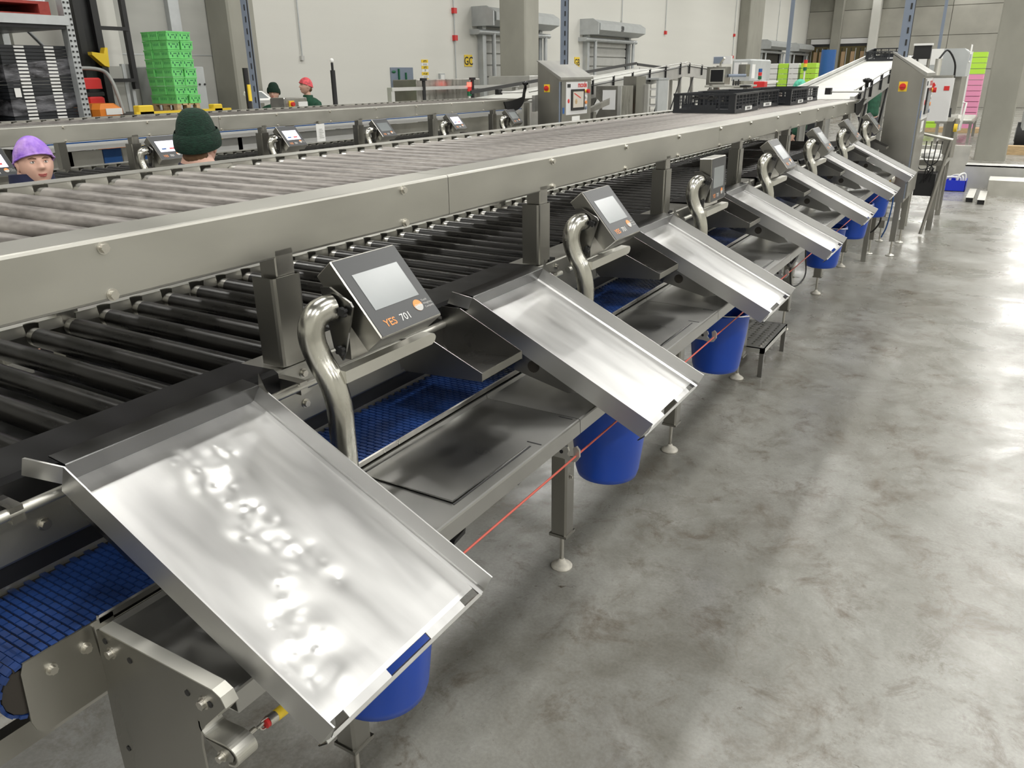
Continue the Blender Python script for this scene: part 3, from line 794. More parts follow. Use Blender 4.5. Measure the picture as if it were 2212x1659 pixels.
# product trough
def trough(k):
    yb = k * PITCH
    t = thing('product_trough', (-1.25, 1.78 + yb, 1.2), None, 'trough', 'small steel troughs beside the terminals')
    y0, y1 = 1.669 + yb, 1.886 + yb
    side = [(-1.405, 1.345), (-1.335, 1.347), (-1.118, 1.246), (-1.118, 1.222), (-1.385, 1.205), (-1.405, 1.225)]
    MB().prism(side, 'y', y1 - .003, y1).build('side_wall', 'steel_trough', t)
    MB().prism([(-1.405, 1.30), (-1.30, 1.322), (-1.118, 1.246), (-1.118, 1.222), (-1.385, 1.205), (-1.405, 1.225)], 'y', y0, y0 + .003).build('side_wall', 'steel_trough', t)
    m = MB(); m.add([(-1.385, y0 + .003, 1.208), (-1.118, y0 + .003, 1.225), (-1.118, y1 - .003, 1.225), (-1.385, y1 - .003, 1.208), (-1.385, y0 + .003, 1.205), (-1.118, y0 + .003, 1.222), (-1.118, y1 - .003, 1.222), (-1.385, y1 - .003, 1.205)], [(0, 1, 2, 3), (7, 6, 5, 4), (0, 4, 5, 1), (2, 6, 7, 3)])
    m.build('floor_plate', 'steel_trough', t)
    MB().box(-1.121, y0 + .003, 1.224, -1.118, y1 - .003, 1.246).build('front_edge', 'steel_cover', t)
    MB().box(-1.405, y0 + .003, 1.205, -1.402, y1 - .003, 1.30).build('back_plate', 'steel_trough', t)
    MB().box(-1.44, y0 - .02, 1.26, -1.405, y0 + .03, 1.30).build('hook', 'steel', t)
    return t
TRL = ['open steel product trough beside the nearest terminal', 'open steel product trough beside the second terminal', 'steel product trough beside the upright turned terminal', 'steel product trough beside the fourth terminal', 'steel product trough beside the fifth terminal', 'steel product trough beside the sixth terminal', 'steel product trough partly hidden by the control cabinet']
t0 = trough(0); t0['label'] = TRL[0]; reindex()
for k in range(1, 7): copy_tree(t0, (0, k * PITCH, 0), TRL[k])

# work table section
def table(k):
    ya = .632 + (0 if k == 0 else (k - 1) * PITCH + 1.911 - .632); yb = 1.911 + k * PITCH
    z = 1.057
    t = thing('work_table', (-1.1, (ya + yb) / 2, 0), None, 'table', 'work table sections under the chutes')
    m = MB(); r = .006
    m.sheet([(-1.265, z + .012), (-1.262, z), (-.936 - r, z), (-.936 - r * .3, z - r * .3), (-.936, z - r), (-.934, z - .046), (-.96, z - .048)], 'y', ya + .0015, yb - .0015, -.003)
    m.build('table_top', 'steel_table', t)
    c0 = 1.319 + k * PITCH; c1 = 1.668 + k * PITCH
    m = MB()
    m.add([(-.978, c0, z + .008), (-.978, c1, z + .003), (-1.255, c1, z + .002), (-1.255, c0, z + .005), (-.978, c0, z + .003), (-.978, c1, z - .001), (-1.255, c1, z - .001), (-1.255, c0, z + .003)], [(0, 1, 2, 3), (4, 7, 6, 5), (0, 4, 5, 1), (0, 3, 7, 4), (2, 6, 7, 3)])
    m.build('cover_plate', 'steel_table', t)
    MB().box(-.975, c0 - .004, z + .0005, -.970, c1 + .012, z + .0012).build('plate_gap', 'black', t)
    for (xa, yy) in ((-.995, 1.70), (-1.0, 1.895)):
        MB().box(xa, yy + k * PITCH, z + .0004, xa + .045, yy + .004 + k * PITCH, z + .001).build('slot', 'black', t)
    # leg, foot
    yl = 2.555 - PITCH + (k) * PITCH if k == 0 else 2.555 + (k - 1) * PITCH
    ys = [1.235] if k == 0 else [2.555 + (k - 1) * PITCH]
    for yy in ys:
        if k == 6 and yy > 9.3: pass
        lg = MB(); x0, x1 = -1.382, -1.308; r = .008
        poly = [(x0 + r, yy), (x1 - r, yy), (x1, yy + r), (x1, yy + .068), (x1 - r, yy + .076), (x0 + r, yy + .076), (x0, yy + .068), (x0, yy + r)]
        lg.prism(poly, 'z', .175, 1.0); l_ = lg.build('leg', 'steel_cover', t)
        MB().box(x0 - .004, yy - .004, .168, x1 + .004, yy + .080, .180).build('leg_cap', 'steel_cover', l_)
        cx, cy = (x0 + x1) / 2, yy + .038
        MB().tube([(cx, cy, .02), (cx, cy, .175)], .0095, 10).build('foot_spindle', 'bolt_metal', l_)
        MB().lathe([(0, 0), (.046, 0), (.047, .006), (.040, .014), (.018, .026), (.012, .040), (0, .040)], (cx, cy, 0), 22).build('foot_pad', 'foot_white', l_)
        MB().hexbolt((x1, yy + .038, .45), (1, 0, 0), .006, .006).build('bolt', 'bolt_metal', l_)
    MB().box(-1.34, ya, .99, -1.30, yb, 1.03).build('frame_rail', 'steel_cover', t)
    MB().box(-2.5, yb - .70, .62, -1.34, yb - .66, .66).build('cross_member', 'steel_guard', t)
    return t
TBL = ['steel work table section nearest the camera with ribbed end plate below the dented tray', 'steel work table section between first and second bucket hooks', 'steel work table section above the step stool end', 'steel work table section below the fourth chute tray', 'steel work table section below the fifth chute tray', 'steel work table section below the sixth chute tray', 'last steel work table section by the valve unit']
tabs = []
for k in range(7): tt = table(k); tt['label'] = TBL[k]; tabs.append(tt)
# end plate with its flanges on the first table
ep = MB()
pts = [(-1.262, 1.072), (-1.250, 1.076), (-.945, 1.079), (-.928, 1.072), (-.920, 1.057), (-.944, 1.030), (-.985, .985), (-.999, .965), (-1.004, .93), (-1.004, .50), (-1.285, .50), (-1.285, .80), (-1.275, .95)]
ep.prism(pts, 'y', .600, .604); ep.build('end_plate', 'steel_cover', tabs[0])
ep = MB(); FP = [(-1.250, 1.0765), (-.945, 1.0795), (-.928, 1.0725), (-.9195, 1.057), (-.9435, 1.0295)]
ep.sheet(FP, 'y', .600, .626, .003)
ep.build('end_flange', 'steel_pale', tabs[0])
for (x, z) in ((-1.225, 1.037), (-.972, 1.043)): MB().hexbolt((x, .600, z), (0, -1, 0), .009).build('bolt', 'bolt_metal', tabs[0])
hm = MB()
for (x, z) in ((-1.172, 1.042), (-1.015, 1.043), (-1.240, 1.056), (-1.25, .796), (-.957, 1.046)): hm.tube([(x, .601, z), (x, .5985, z)], .006, 10)
hm.build('punched_hole', 'black', tabs[0])
# S-shaped rope bracket on the end plate
sb = MB()
P2 = [(v.x, v.y) for v in smoothpath([(x, z, 0) for x, z in [(-1.001, .990), (-1.000, .972), (-.988, .961), (-.965, .962), (-.935, .965), (-.918, .958), (-.914, .945), (-.922, .932), (-.938, .927)]], 4)]
sb.sheet(P2, 'y', .600, .642, .004); sb.build('rope_bracket', 'steel_pale', tabs[0])
MB().prism([(-.99, .957), (-.965, .958), (-.93, .960), (-.920, .950), (-.925, .937), (-.94, .930), (-.96, .938)], 'y', .600, .604).build('bracket_web', 'steel_cover', tabs[0])
MB().hexbolt((-.950, .600, .938), (0, -1, 0), .0075).build('bolt', 'bolt_metal', tabs[0])

# rope hooks at the table seams
def hook(k):
    y = 1.911 + k * PITCH
    t = thing('rope_hook', (-1.0, y, .91), None, 'hook', 'rope hooks under the table seams')
    poly = [(-1.14, .935), (-1.06, .968), (-1.0, .962), (-.975, .958), (-.970, .945), (-.975, .935), (-.968, .926), (-.957, .928), (-.953, .938), (-.956, .958), (-.945, .966), (-.935, .955), (-.934, .932), (-.945, .915), (-.965, .910), (-.99, .916), (-1.14, .915)]
    MB().prism(poly, 'y', y - .004, y + .004).build('hook_plate', 'steel_pale', t)
    MB().box(-1.02, y - .02, .955, -1.0, y + .004, 1.01).build('hook_tab', 'steel', t)
    MB().tube([(-.995, y - .006, .938), (-.995, y + .006, .938)], .006, 10).build('hook_hole', 'black', t)
    return t
HL = ['steel rope hook between first leg and first blue bucket', 'steel rope hook in front of the blue bucket by the stool', 'steel rope hook third along the table edge', 'steel rope hook fourth along the table edge', 'steel rope hook fifth along the table edge', 'steel rope hook sixth along the table edge']
h0 = hook(0); h0['label'] = HL[0]; reindex()
for k in range(1, 6): copy_tree(h0, (0, k * PITCH, 0), HL[k])
rp = thing('trip_rope', (-.95, 4, .93), 'thin red trip rope running along the table edge', 'rope')
MB().tube([(-.945, .76, .934)] + [(-.947, 1.911 + k * PITCH, .933) for k in range(6)], .0032, 8).build('rope', 'rope_red', rp)
MB().tube([(-.945, .60, .945), (-.942, .665, .948)], .0035, 8).build('wire', 'bolt_metal', rp)
lk = MB(); lk.tube([(-.942 + .008 * math.cos(q), .663 + .018 * math.sin(q), .944 + .009 * math.cos(q)) for q in [i * 2 * PI / 14 for i in range(13)]], .003, 8); lk.build('carabiner', 'steel_pale', rp)
lk = MB(); lk.tube([(-.942, .685 + .010 * math.sin(q), .940 + .010 * math.cos(q)) for q in [i * 2 * PI / 12 for i in range(13)]], .002, 8); lk.build('shackle_ring', 'bolt_metal', rp)
MB().tube([(-.942, .686, .939), (-.942, .692, .939)], .0095, 14).build('red_collar', 'red', rp)
MB().tube([(-.942, .692, .939), (-.942, .710, .937)], .0105, 14).build('ferrule', 'bolt_metal', rp)
MB().tube([(-.942, .710, .937), (-.942, .75, .934)], .0108, 14).build('yellow_sleeve', 'yellow', rp)

# buckets
def bucket():
    bx, by = -1.085, 2.455
    t = thing('bucket', (bx, by, .594), None, 'bucket', 'blue buckets hung under the work table')
    pr = [(0, 0), (.10, 0), (.112, .006), (.119, .03), (.138, .20), (.147, .295), (.155, .300), (.158, .308), (.154, .315), (.146, .312), (.134, .20), (.113, .02), (0, .012)]
    MB().lathe(pr, (bx, by, .594), 40).build('pail', 'bucket_blue', t)
    MB().tube([(bx + .157 * math.cos(q), by + .157 * math.sin(q), .895 - .02 * math.sin(q)) for q in [i * PI / 12 - PI / 2 for i in range(13)]], .003, 6).build('handle', 'bolt_metal', t)
    m = MB(); m.tube([(bx, by + .0, .91), (bx, by + .001, .911)], .001, 4)
    MB().box(bx - .17, by - .012, .90, bx - .14, by + .012, 1.0).build('hanger', 'steel', t)
    return t
BL = {0: 'blue bucket under the tip of the dented tray', 1: 'blue bucket beside the nearest table leg with the big white foot', 2: 'blue bucket beside the perforated step stool', 4: 'blue bucket hanging under the fourth chute tray tip', 5: 'blue bucket under the fifth chute tray tip', 6: 'farthest blue bucket, under the sixth chute tray tip'}
b0 = bucket(); reindex(); b0['label'] = BL[1]
for k in (0, 2, 4, 5, 6):
    copy_tree(b0, (0, (k - 1) * PITCH, 0), BL[k])
# step stool
ss = thing('step_stool', (-1.29, 5.7, 0), 'low perforated steel step stool standing beside the blue bucket', 'stool')
X0, X1, Y0, Y1, ZS = -1.50, -1.20, 5.33, 6.0, .215
m = MB(); m.box(X0, Y0, ZS - .006, X1, Y1, ZS); m.box(X0, Y0, ZS - .04, X1, Y0 + .006, ZS); m.box(X1 - .006, Y0, ZS - .04, X1, Y1, ZS); m.box(X0, Y1 - .006, ZS - .04, X1, Y1, ZS); m.box(X0, Y0, ZS - .04, X0 + .006, Y1, ZS)
m.build('tread', 'aluminium', ss)
m = MB()
for i in range(12):
    for j in range(5):
        cx = X0 + .035 + j * .057; cy = Y0 + .045 + i * .052 + (j % 2) * .026
        if cy > Y1 - .02: continue
        m.add([(cx - .020, cy, ZS + .0005), (cx, cy - .013, ZS + .0005), (cx + .020, cy, ZS + .0005), (cx, cy + .013, ZS + .0005), (cx, cy, ZS + .006)], [(0, 1, 4), (1, 2, 4), (2, 3, 4), (3, 0, 4)])
m.build('grip_pattern', 'steel_pale', ss)
for (x, y) in ((X0, Y0), (X1 - .03, Y0), (X0, Y1 - .03), (X1 - .03, Y1 - .03)):
    MB().box(x, y, 0, x + .03, y + .03, ZS - .006).build('leg', 'steel_trough', ss)

# ------------------------------------------------------------------ rear line: copies of the decks
reindex()
u2 = copy_tree(up, (DX, 0, 0), 'upper roller deck of the rear line behind the two workers')
l2 = copy_tree(lo, (DX, 0, 0), 'lower shadowed roller deck of the rear line behind the two workers')
for k in range(1, 7):
    if k < len(tabs): copy_tree(tabs[k], (DX, 0, 0), 'work table section of the rear line, %s' % ('left end one', 'second', 'third', 'fourth', 'fifth', 'farthest')[k - 1], 'work table sections of the rear line')
# ------------------------------------------------------------------ crates on the upper deck
def crate_proto(lx, ly, h, name='foldable_crate'):
    t = thing(name, (0, 0, 0), None, 'crate', 'black foldable crates on the front line')
    w_ = .006; m = MB()
    # floor, corner posts, rims
    m.box(-lx / 2 + w_, -ly / 2 + w_, 0, lx / 2 - w_, ly / 2 - w_, .006)
    m.build('base', 'crate_black', t)
    def side(a0, a1, fixed, axis, sgn):
        q = MB()
        def bx(u0, u1, z0, z1, dd=.006, out=0.):
            f0, f1 = (fixed + sgn * out, fixed - sgn * dd)
            lo_, hi_ = min(f0, f1), max(f0, f1)
            if axis == 'x': q.box(u0, lo_, z0, u1, hi_, z1)
            else: q.box(lo_, u0, z0, hi_, u1, z1)
        bx(a0, a1, 0, .030, .012, .003); bx(a0, a1, h - .016, h, .012, .004)
        bx(a0, a0 + .05, .03, h - .016); bx(a1 - .05, a1, .03, h - .016)
        n = max(3, int((a1 - a0) / .11))
        for i in range(1, n): 
            u = a0 + (a1 - a0) * i / n; bx(u - .007, u + .007, .03, h - .016, .005, .002)
        for i in range(1, 3 * n):
            u = a0 + .05 + (a1 - a0 - .1) * i / (3 * n); bx(u - .0016, u + .0016, .06, h - .016, .004)
        for z in (.055, .08, .105): bx(a0 + .05, a1 - .05, z, z + .004, .004)
        bx(a0 + (a1 - a0) * .3, a1 - (a1 - a0) * .3, .03, .062, .004)
        return q.build('side_panel', 'crate_black', t)
    side(-lx / 2, lx / 2, -ly / 2, 'x', -1); side(-lx / 2, lx / 2, ly / 2, 'x', 1)
    side(-ly / 2, ly / 2, lx / 2, 'y', 1); side(-ly / 2, ly / 2, -lx / 2, 'y', -1)
    m = MB(); m.box(lx / 2 + .004, -.08, .012, lx / 2 + .0065, .16, .042); m.build('crate_label', 'label_white', t)
    m = MB()
    for i in range(12): m.box(lx / 2 + .0065, -.02 + i * .010, .018, lx / 2 + .007, -.015 + i * .010, .036)
    m.build('barcode', 'print_black', t)
    # handles on the narrow end
    for sx in (-.06, .06):
        m = MB(); m.tube([(sx + .02 * math.cos(q), -ly / 2 - .006, .118 + .014 * math.sin(q)) for q in [i * 2 * PI / 14 for i in range(15)]], .005, 6); m.build('latch_ring', 'rubber', t)
    m = MB(); m.box(-.10, -ly / 2 - .003, .108, .10, -ly / 2 + .001, .126); m.build('latch_bar', 'rubber', t)
    return t
cp = crate_proto(.50, .82, .15)
reindex()
CR = [(-2.17, 6.93, 2.5, 'nearest black foldable crate on the upper rollers'), (-2.24, 7.82, -2.0, 'second black foldable crate, half behind the nearest one'), (-2.14, 8.72, 1.0, 'third black foldable crate with white label facing the aisle'), (-2.23, 9.60, -1.0, 'fourth black foldable crate, closest to the ramp')]
for i, (x, y, a, lb) in enumerate(CR):
    o = cp if i == 0 else copy_tree(cp, (0, 0, 0), lb)
    o['label'] = lb; o.location = Vector((x, y, ZT - .0104 + .001)) * K; o.rotation_euler.z = R(a)
o = copy_tree(cp, (0, 0, 0), 'black foldable crate high on the white ramp', 'black foldable crates on the front line')
RS = .085
o.location = Vector((-2.14, 16.2, 1.71 + (16.2 - 10.32) * RS + .005)) * K; o.rotation_euler = (math.atan(RS), 0, 0)

# ------------------------------------------------------------------ ramps
def ramp(x0, x1, y0, z0, y1, z1, name, label, legs, black_top=True, guide=.10, rail=.03):
    t = thing(name, ((x0 + x1) / 2, (y0 + y1) / 2, 0), label, 'conveyor')
    def zz(y): return z0 + (z1 - z0) * (y - y0) / (y1 - y0)
    def bar(xa, xb, da, db, nm, mt, ya=y0, yb=y1):
        v = [(xa, ya, zz(ya) + da), (xb, ya, zz(ya) + da), (xb, yb, zz(yb) + da), (xa, yb, zz(yb) + da), (xa, ya, zz(ya) + db), (xb, ya, zz(ya) + db), (xb, yb, zz(yb) + db), (xa, yb, zz(yb) + db)]
        return MB().add(v, [(0, 3, 2, 1), (4, 5, 6, 7), (0, 1, 5, 4), (1, 2, 6, 5), (2, 3, 7, 6), (3, 0, 4, 7)]).build(nm, mt, t)
    bar(x0 + .05, x1 - .05, -.03, .0, 'belt', 'belt_white')
    bar(x1 - .05, x1, -.15, rail, 'side_rail', 'aluminium'); bar(x0, x0 + .05, -.15, .03, 'side_rail', 'aluminium')
    if black_top: bar(x0 - .02, x0, guide - .03, guide + .02, 'guide_rail', 'black')
    else: bar(x0, x0 + .03, .04, .08, 'guide_rail', 'aluminium')
    MB().tube([(x1 + .02, y0 - .2, zz(y0) + guide), (x1 + .02, y1, zz(y1) + guide)], .009, 8).build('guide_rod', 'aluminium', t)
    MB().tube([(x1 + .02, y0 + .1, zz(y0) + .05), (x1 + .02, y1, zz(y1) + .045)], .007, 8).build('guide_rod', 'black', t)
    n = int((y1 - y0) / .8)
    for i in range(n + 1):
        y = y0 + .25 + i * .8
        if y > y1: break
        MB().box(x1 + .0, y - .012, zz(y) - .09, x1 + .03, y + .012, zz(y) + guide + .015).build('guide_clamp', 'black', t)
    for y in legs:
        for x in (x0 + .02, x1 - .06):
            MB().box(x, y, 0, x + .06, y + .06, zz(y) - .14).build('leg', 'aluminium', t)
        MB().tube([(x1 + .0, y - .5, max(.2, zz(y) - .75)), (x1 + .0, y, zz(y) - .15)], .014, 6).build('brace', 'black', t)
    return t
ramp(-2.42, -1.62, 10.32, 1.71, 16.9, 1.71 + 6.58 * RS, 'incline_conveyor', 'white belt ramp climbing from the front line, black crate at its top', (11.3, 13.0, 14.8, 16.4), False)
ramp(-6.98, -5.89, 10.35, 1.68, 16.6, 2.12, 'incline_conveyor', 'white-railed incline conveyor behind the rear control cabinet', (12.4, 14.2, 15.4, 16.3), True, .12, .07)
ramp(-6.98, -5.95, 16.65, 2.12, 19.0, 2.02, 'outfeed_conveyor', 'short outfeed belt joined to the top of the rear incline', (17.2, 18.5), True, .10, .06)

# ------------------------------------------------------------------ control cabinets
def cabinet(dx, label, panel):
    x1, x0, y0, y1 = -.905 + dx, -1.235 + dx, 10.0, 10.98
    t = thing('control_cabinet', ((x0 + x1) / 2, (y0 + y1) / 2, 0), label, 'cabinet')
    m = MB(); m.prism([(x0, .62), (x1, .62), (x1, 1.965), (x0, 2.175)], 'y', y0, y1); m.build('body', 'steel_cover', t)
    m = MB(); m.prism([(x0 - .01, 2.19), (x0 - .01, 2.205), (x1 + .03, 1.985), (x1 + .03, 1.955), (x1 + .012, 1.955)], 'y', y0 - .012, y1 + .012); m.build('sloped_roof', 'steel_roof', t)
    d = MB().bbox(y0 + .04, .66, 0, y1 - .04, 1.93, .022, .004)
    dv = [(x1 + p[2], p[0], p[1]) for p in d.v]; dm = MB(); dm.add(dv, d.f); dr = dm.build('door', 'steel_cover', t)
    MB().box(x1 - .004, y0 - .002, .66, x1 + .004, y0 + .03, 1.93).build('door_seal', 'blue_grey', t)
    MB().box(x1 - .23, y0 - .008, 1.80, x1 - .145, y0, 1.90).build('switch_plate', 'yellow', t)
    MB().tube([(x1 - .188, y0 - .03, 1.85), (x1 - .188, y0, 1.85)], .033, 20).build('main_switch', 'red', t)
    MB().box(x1 - .215, y0 - .04, 1.843, x1 - .161, y0 - .03, 1.857).build('switch_grip', 'red', t)
    # operator panel
    MB().box(x1 + .022, 10.15, 1.50, x1 + .03, 10.80, 1.925).build('operator_panel', 'panel_white', t)
    MB().box(x1 + .03, 10.29, 1.555, x1 + .045, 10.69, 1.83).build('screen_bezel', 'black_gloss', t)
    MB().box(x1 + .045, 10.33, 1.59, x1 + .047, 10.65, 1.80).build('screen', 'screen_off' if not panel else 'screen_picture', t)
    if panel:
        MB().prism([(10.36, 1.785), (10.56, 1.72), (10.56, 1.705), (10.36, 1.77)], 'x', x1 + .047, x1 + .048).build('screen_stripe', 'red', t)
        MB().tube([(x1 + .047, 10.42, 1.67), (x1 + .048, 10.42, 1.67)], .035, 14).build('screen_shape', 'wood', t)
    for i, mt in enumerate(('yellow', 'white_plastic', 'orange', 'blue_grey')):
        MB().tube([(x1 + .03, 10.745, 1.80 - i * .075), (x1 + .05, 10.745, 1.80 - i * .075)], .022, 14).build('push_button', mt, t)
    MB().tube([(x1 + .05, 10.755, 1.80), (x1 + .085, 10.755, 1.80)], .028, 14).build('emergency_stop', 'red', t)
    M = Matrix.Translation((x1 + .032, 10.50, 1.855)) @ Matrix.Rotation(PI / 2, 4, 'Z') @ Matrix.Rotation(PI / 2, 4, 'X')
    MB().text('mcode', .10, M, 'LEFT', .003).build('lettering', 'red', t)
    MB().box(x1 + .03, 10.18, 1.855, x1 + .034, 10.27, 1.90).build('emblem', 'print_black', t)
    MB().tube([(x1 + .03, 10.22, 1.68), (x1 + .033, 10.22, 1.68)], .028, 16).build('oval_sticker', 'red', t)
    MB().box(x1 + .022, 10.34, 1.36, x1 + .026, 10.58, 1.475).build('paper_notice', 'label_white', t)
    MB().box(x1 + .026, 10.38, 1.375, x1 + .027, 10.52, 1.40).build('notice_print', 'print_grey', t)
    MB().box(x1 + .022, y0 + .06, 1.52, x1 + .025, y0 + .11, 1.60).build('sticker', 'blue_paint', t)
    for (x, y) in ((x0 + .02, y0 + .02), (x1 - .08, y0 + .02), (x0 + .02, y1 - .09), (x1 - .08, y1 - .09)):
        l_ = MB().box(x, y, .17, x + .06, y + .06, .62).build('leg', 'steel_cover', t)
        MB().tube([(x + .03, y + .03, .02), (x + .03, y + .03, .17)], .011, 8).build('foot_spindle', 'bolt_metal', l_)
        MB().lathe([(0, 0), (.05, 0), (.045, .01), (.015, .025), (0, .03)], (x + .03, y + .03, 0), 16).build('foot_pad', 'steel_pale', l_)
    MB().box(x0 + .02, y0 + .03, .40, x1 - .02, y0 + .05, .44).build('brace', 'steel_pale', t)
    return t
cabinet(0, 'tall brushed steel control cabinet with sloped roof at the end of the front line', False)
cabinet(DX, 'brushed steel control cabinet with lit operator panel between the two lines', True)
# pneumatic unit near the last station
pn = thing('pneumatic_unit', (-1.1, 9.6, .5), 'yellow and black pneumatic valve unit hanging beside the front control cabinet', 'valve unit')
MB().box(-1.22, 9.55, .70, -1.12, 9.7, .95).build('manifold', 'steel_cover', pn)
MB().ball((-1.08, 9.45, .78), .05, .05, .06).build('yellow_bowl', 'truck_orange', pn)
MB().ball((-1.05, 9.38, .88), .035, .04, .05).build('yellow_bowl', 'yellow', pn)
MB().lathe([(0, 0), (.03, 0), (.035, .04), (.02, .08), (0, .08)], (-1.0, 9.45, .9), 12).build('gauge', 'bolt_metal', pn)
MB().tube(smoothpath([(-1.0, 9.5, .9), (-.97, 9.6, .7), (-1.0, 9.7, .4), (-1.05, 9.8, .25)]), .008, 6).build('hose', 'blue_paint', pn)
MB().tube(smoothpath([(-1.1, 9.5, .7), (-1.05, 9.5, .5), (-1.12, 9.6, .35), (-1.2, 9.7, .3)]), .01, 6).build('hose', 'black', pn)
MB().box(-1.20, 9.56, 0, -1.15, 9.6, .70).build('stand', 'steel', pn)

# ------------------------------------------------------------------ labelling machines
def labeller(x0, x1, y0, y1, label, zb=1.83, zt=2.30, dx=0):
    t = thing('labelling_machine', ((x0 + x1) / 2, (y0 + y1) / 2, 0), label, 'machine')
    yc = (y0 + y1) / 2
    m = MB(); r = .06
    m.prism([(x0, zb), (x1, zb), (x1, zt - r), (x1 - r, zt), (x0 + r, zt), (x0, zt - r)], 'y', yc, y1); m.build('housing', 'door_grey', t)
    MB().box(x0 + .04, yc + .1, .15, x0 + .12, y1 - .05, zb).build('rear_column', 'steel', t)
    MB().box(x1 - .12, yc + .1, .15, x1 - .04, yc + .18, zb).build('column', 'steel', t)
    MB().box(x0 + .1, y0, .85, x1, y1, .92).build('machine_bed', 'steel', t)
    MB().box(x0 + .15, y0 + .1, .15, x0 + .22, y0 + .18, .85).build('leg', 'steel', t)
    MB().box(x1 - .1, y0 + .1, .0, x1 - .03, y0 + .18, .85).build('leg', 'steel', t)
    MB().box(x1 - .1, y1 - .2, .0, x1 - .03, y1 - .12, .85).build('leg', 'steel', t)
    MB().box(x1 + .002, yc + .15, zb + .18, x1 + .006, yc + .5, zb + .40).build('paper_sheet', 'label_white', t)
    MB().box(x1 + .004, yc + .2, zb + .2, x1 + .007, yc + .42, zb + .28).build('print', 'blue_grey', t)
    MB().box(x0, yc - .004, zb + .15, x1 - .3, yc - .0, zb + .35).build('paper_strip', 'label_white', t)
    # print head and screens
    hy = y0 + .1
    MB().box(x0 + .15, hy, 1.55, x1 - .1, hy + .5, 1.95).build('print_head', 'steel_cover', t)
    MB().box(x1 - .42, hy - .06, 1.60, x1 - .16, hy - .01, 1.92).build('touch_screen', 'black_gloss', t)
    MB().box(x1 - .40, hy - .065, 1.63, x1 - .18, hy - .06, 1.89).build('screen_glass', 'monitor_face', t)
    MB().tube([(x1 - .3, hy + .2, 1.95), (x1 - .3, hy + .2, 2.15)], .04, 12).build('head_post', 'steel_pale', t)
    MB().box(x0 - .02, hy + .1, zt - .13, x0 + .18, hy + .2, zt + .03).build('second_screen', 'panel_white' if x1 < -2 else 'black', t)
    MB().box(x0 - .03, hy + .08, zt + .03, x0 + .19, hy + .22, zt + .055).build('screen_cap', 'white_plastic', t)
    MB().tube([(x0 + .165, hy + .16, 1.95), (x0 + .165, hy + .16, zt - .10)], .02, 10).build('screen_post', 'steel', t)
    MB().tube(smoothpath([(x1 - .3, hy + .2, 2.15), (x1 - .22, hy + .25, 2.25), (x1 - .12, hy + .35, 2.1), (x1 - .1, hy + .4, 1.9)]), .012, 6).build('cable', 'black', t)
    for i in range(3): MB().tube([(x1 - .2 + i * .07, hy - .02, 1.45), (x1 - .2 + i * .07, hy - .02, 1.56)], .028, 8, .018).build('clamp_knob', 'black', t)
    MB().box(x0 + .1, hy - .05, 1.40, x1, hy + .9, 1.45).build('shelf', 'steel_pale', t)
    MB().tube([(x0 + .6, hy + .3, .93), (x0 + .6, hy + .3, 1.42)], .04, 10).build('column_tube', 'steel', t)
    return t
lr = labeller(-1.24, -.66, 11.9, 13.6, 'grey labelling machine standing behind the front control cabinet', 1.93, 2.28)
MB().box(-.95, 11.55, 1.42, -.71, 11.75, 1.92).build('electrical_box', 'panel_white', lr)
MB().box(-.80, 11.545, 1.78, -.74, 11.55, 1.83).build('red_label', 'red', lr)
m = MB(); m.prism([(-.945, 1.84), (-.92, 1.875), (-.895, 1.84), (-.92, 1.805)], 'y', 11.545, 11.55); m.build('warning_diamond', 'red', lr)
MB().tube([(-.99, 11.55, 1.28), (-.60, 11.55, 1.20)], .02, 10).build('frame_tube', 'steel_pale', lr)
MB().tube([(-.62, 11.55, 1.2), (-.78, 11.55, .02)], .022, 10).build('frame_leg', 'steel', lr)
MB().tube([(-.98, 11.6, 1.2), (-.98, 11.6, .1)], .02, 10).build('frame_leg', 'steel', lr)
MB().box(-.95, 11.6, .50, -.72, 11.9, .78).build('motor_box', 'black', lr)
MB().lathe([(0, 0), (.12, 0), (.12, .05), (0, .05)], (-.83, 11.9, .95), 20).build('label_reel', 'white_plastic', lr)
for i in range(5):
    rnd = random.Random(i)
    MB().tube(smoothpath([(-.95 + i * .06, 11.58, 1.18), (-.93 + i * .05, 11.55, .98 - rnd.random() * .15), (-.85 + rnd.random() * .1, 11.57, .85), (-.9 + rnd.random() * .15, 11.6, .65 + rnd.random() * .1)]), .007, 6).build('cable', 'black', lr)
MB().tube([(-.60, 12.2, 1.62), (-.56, 12.2, 1.62), (-.58, 12.2, 1.28), (-.63, 12.2, 1.28)], .014, 8).build('handle', 'white_plastic', lr)
MB().tube([(-.64, 12.0, 1.32), (-.60, 12.0, 1.32)], .05, 14).build('yellow_valve', 'yellow', lr)
lm = thing('labelling_machine', (-5.4, 18.5, 0), 'grey labelling machine with touch screen behind the black crates', 'machine')
m = MB(); m.bbox(-5.75, 19.26, 1.85, -5.3, 20.95, 2.31, .03); m.build('housing', 'door_grey', lm)
MB().box(-5.70, 19.25, 1.95, -5.56, 19.26, 2.24).build('paper_strip', 'panel_white', lm); MB().box(-5.54, 19.25, 1.98, -5.40, 19.26, 2.24).build('paper_sheet', 'label_white', lm)
MB().box(-5.52, 19.245, 2.0, -5.44, 19.25, 2.08).build('print', 'blue_grey', lm)
MB().box(-5.3, 19.3, 1.9, -5.295, 19.55, 2.2).build('side_label', 'label_white', lm)
MB().box(-5.72, 19.5, 0, -5.62, 19.6, 1.85).build('column', 'steel', lm); MB().box(-5.42, 20.2, 0, -5.32, 20.3, 1.85).build('column', 'steel', lm)
MB().prism([(19.5, 1.84), (20.6, 1.84), (20.6, 1.80), (19.5, 1.78)], 'x', -5.30, -5.0).build('catch_tray', 'white_plastic', lm)
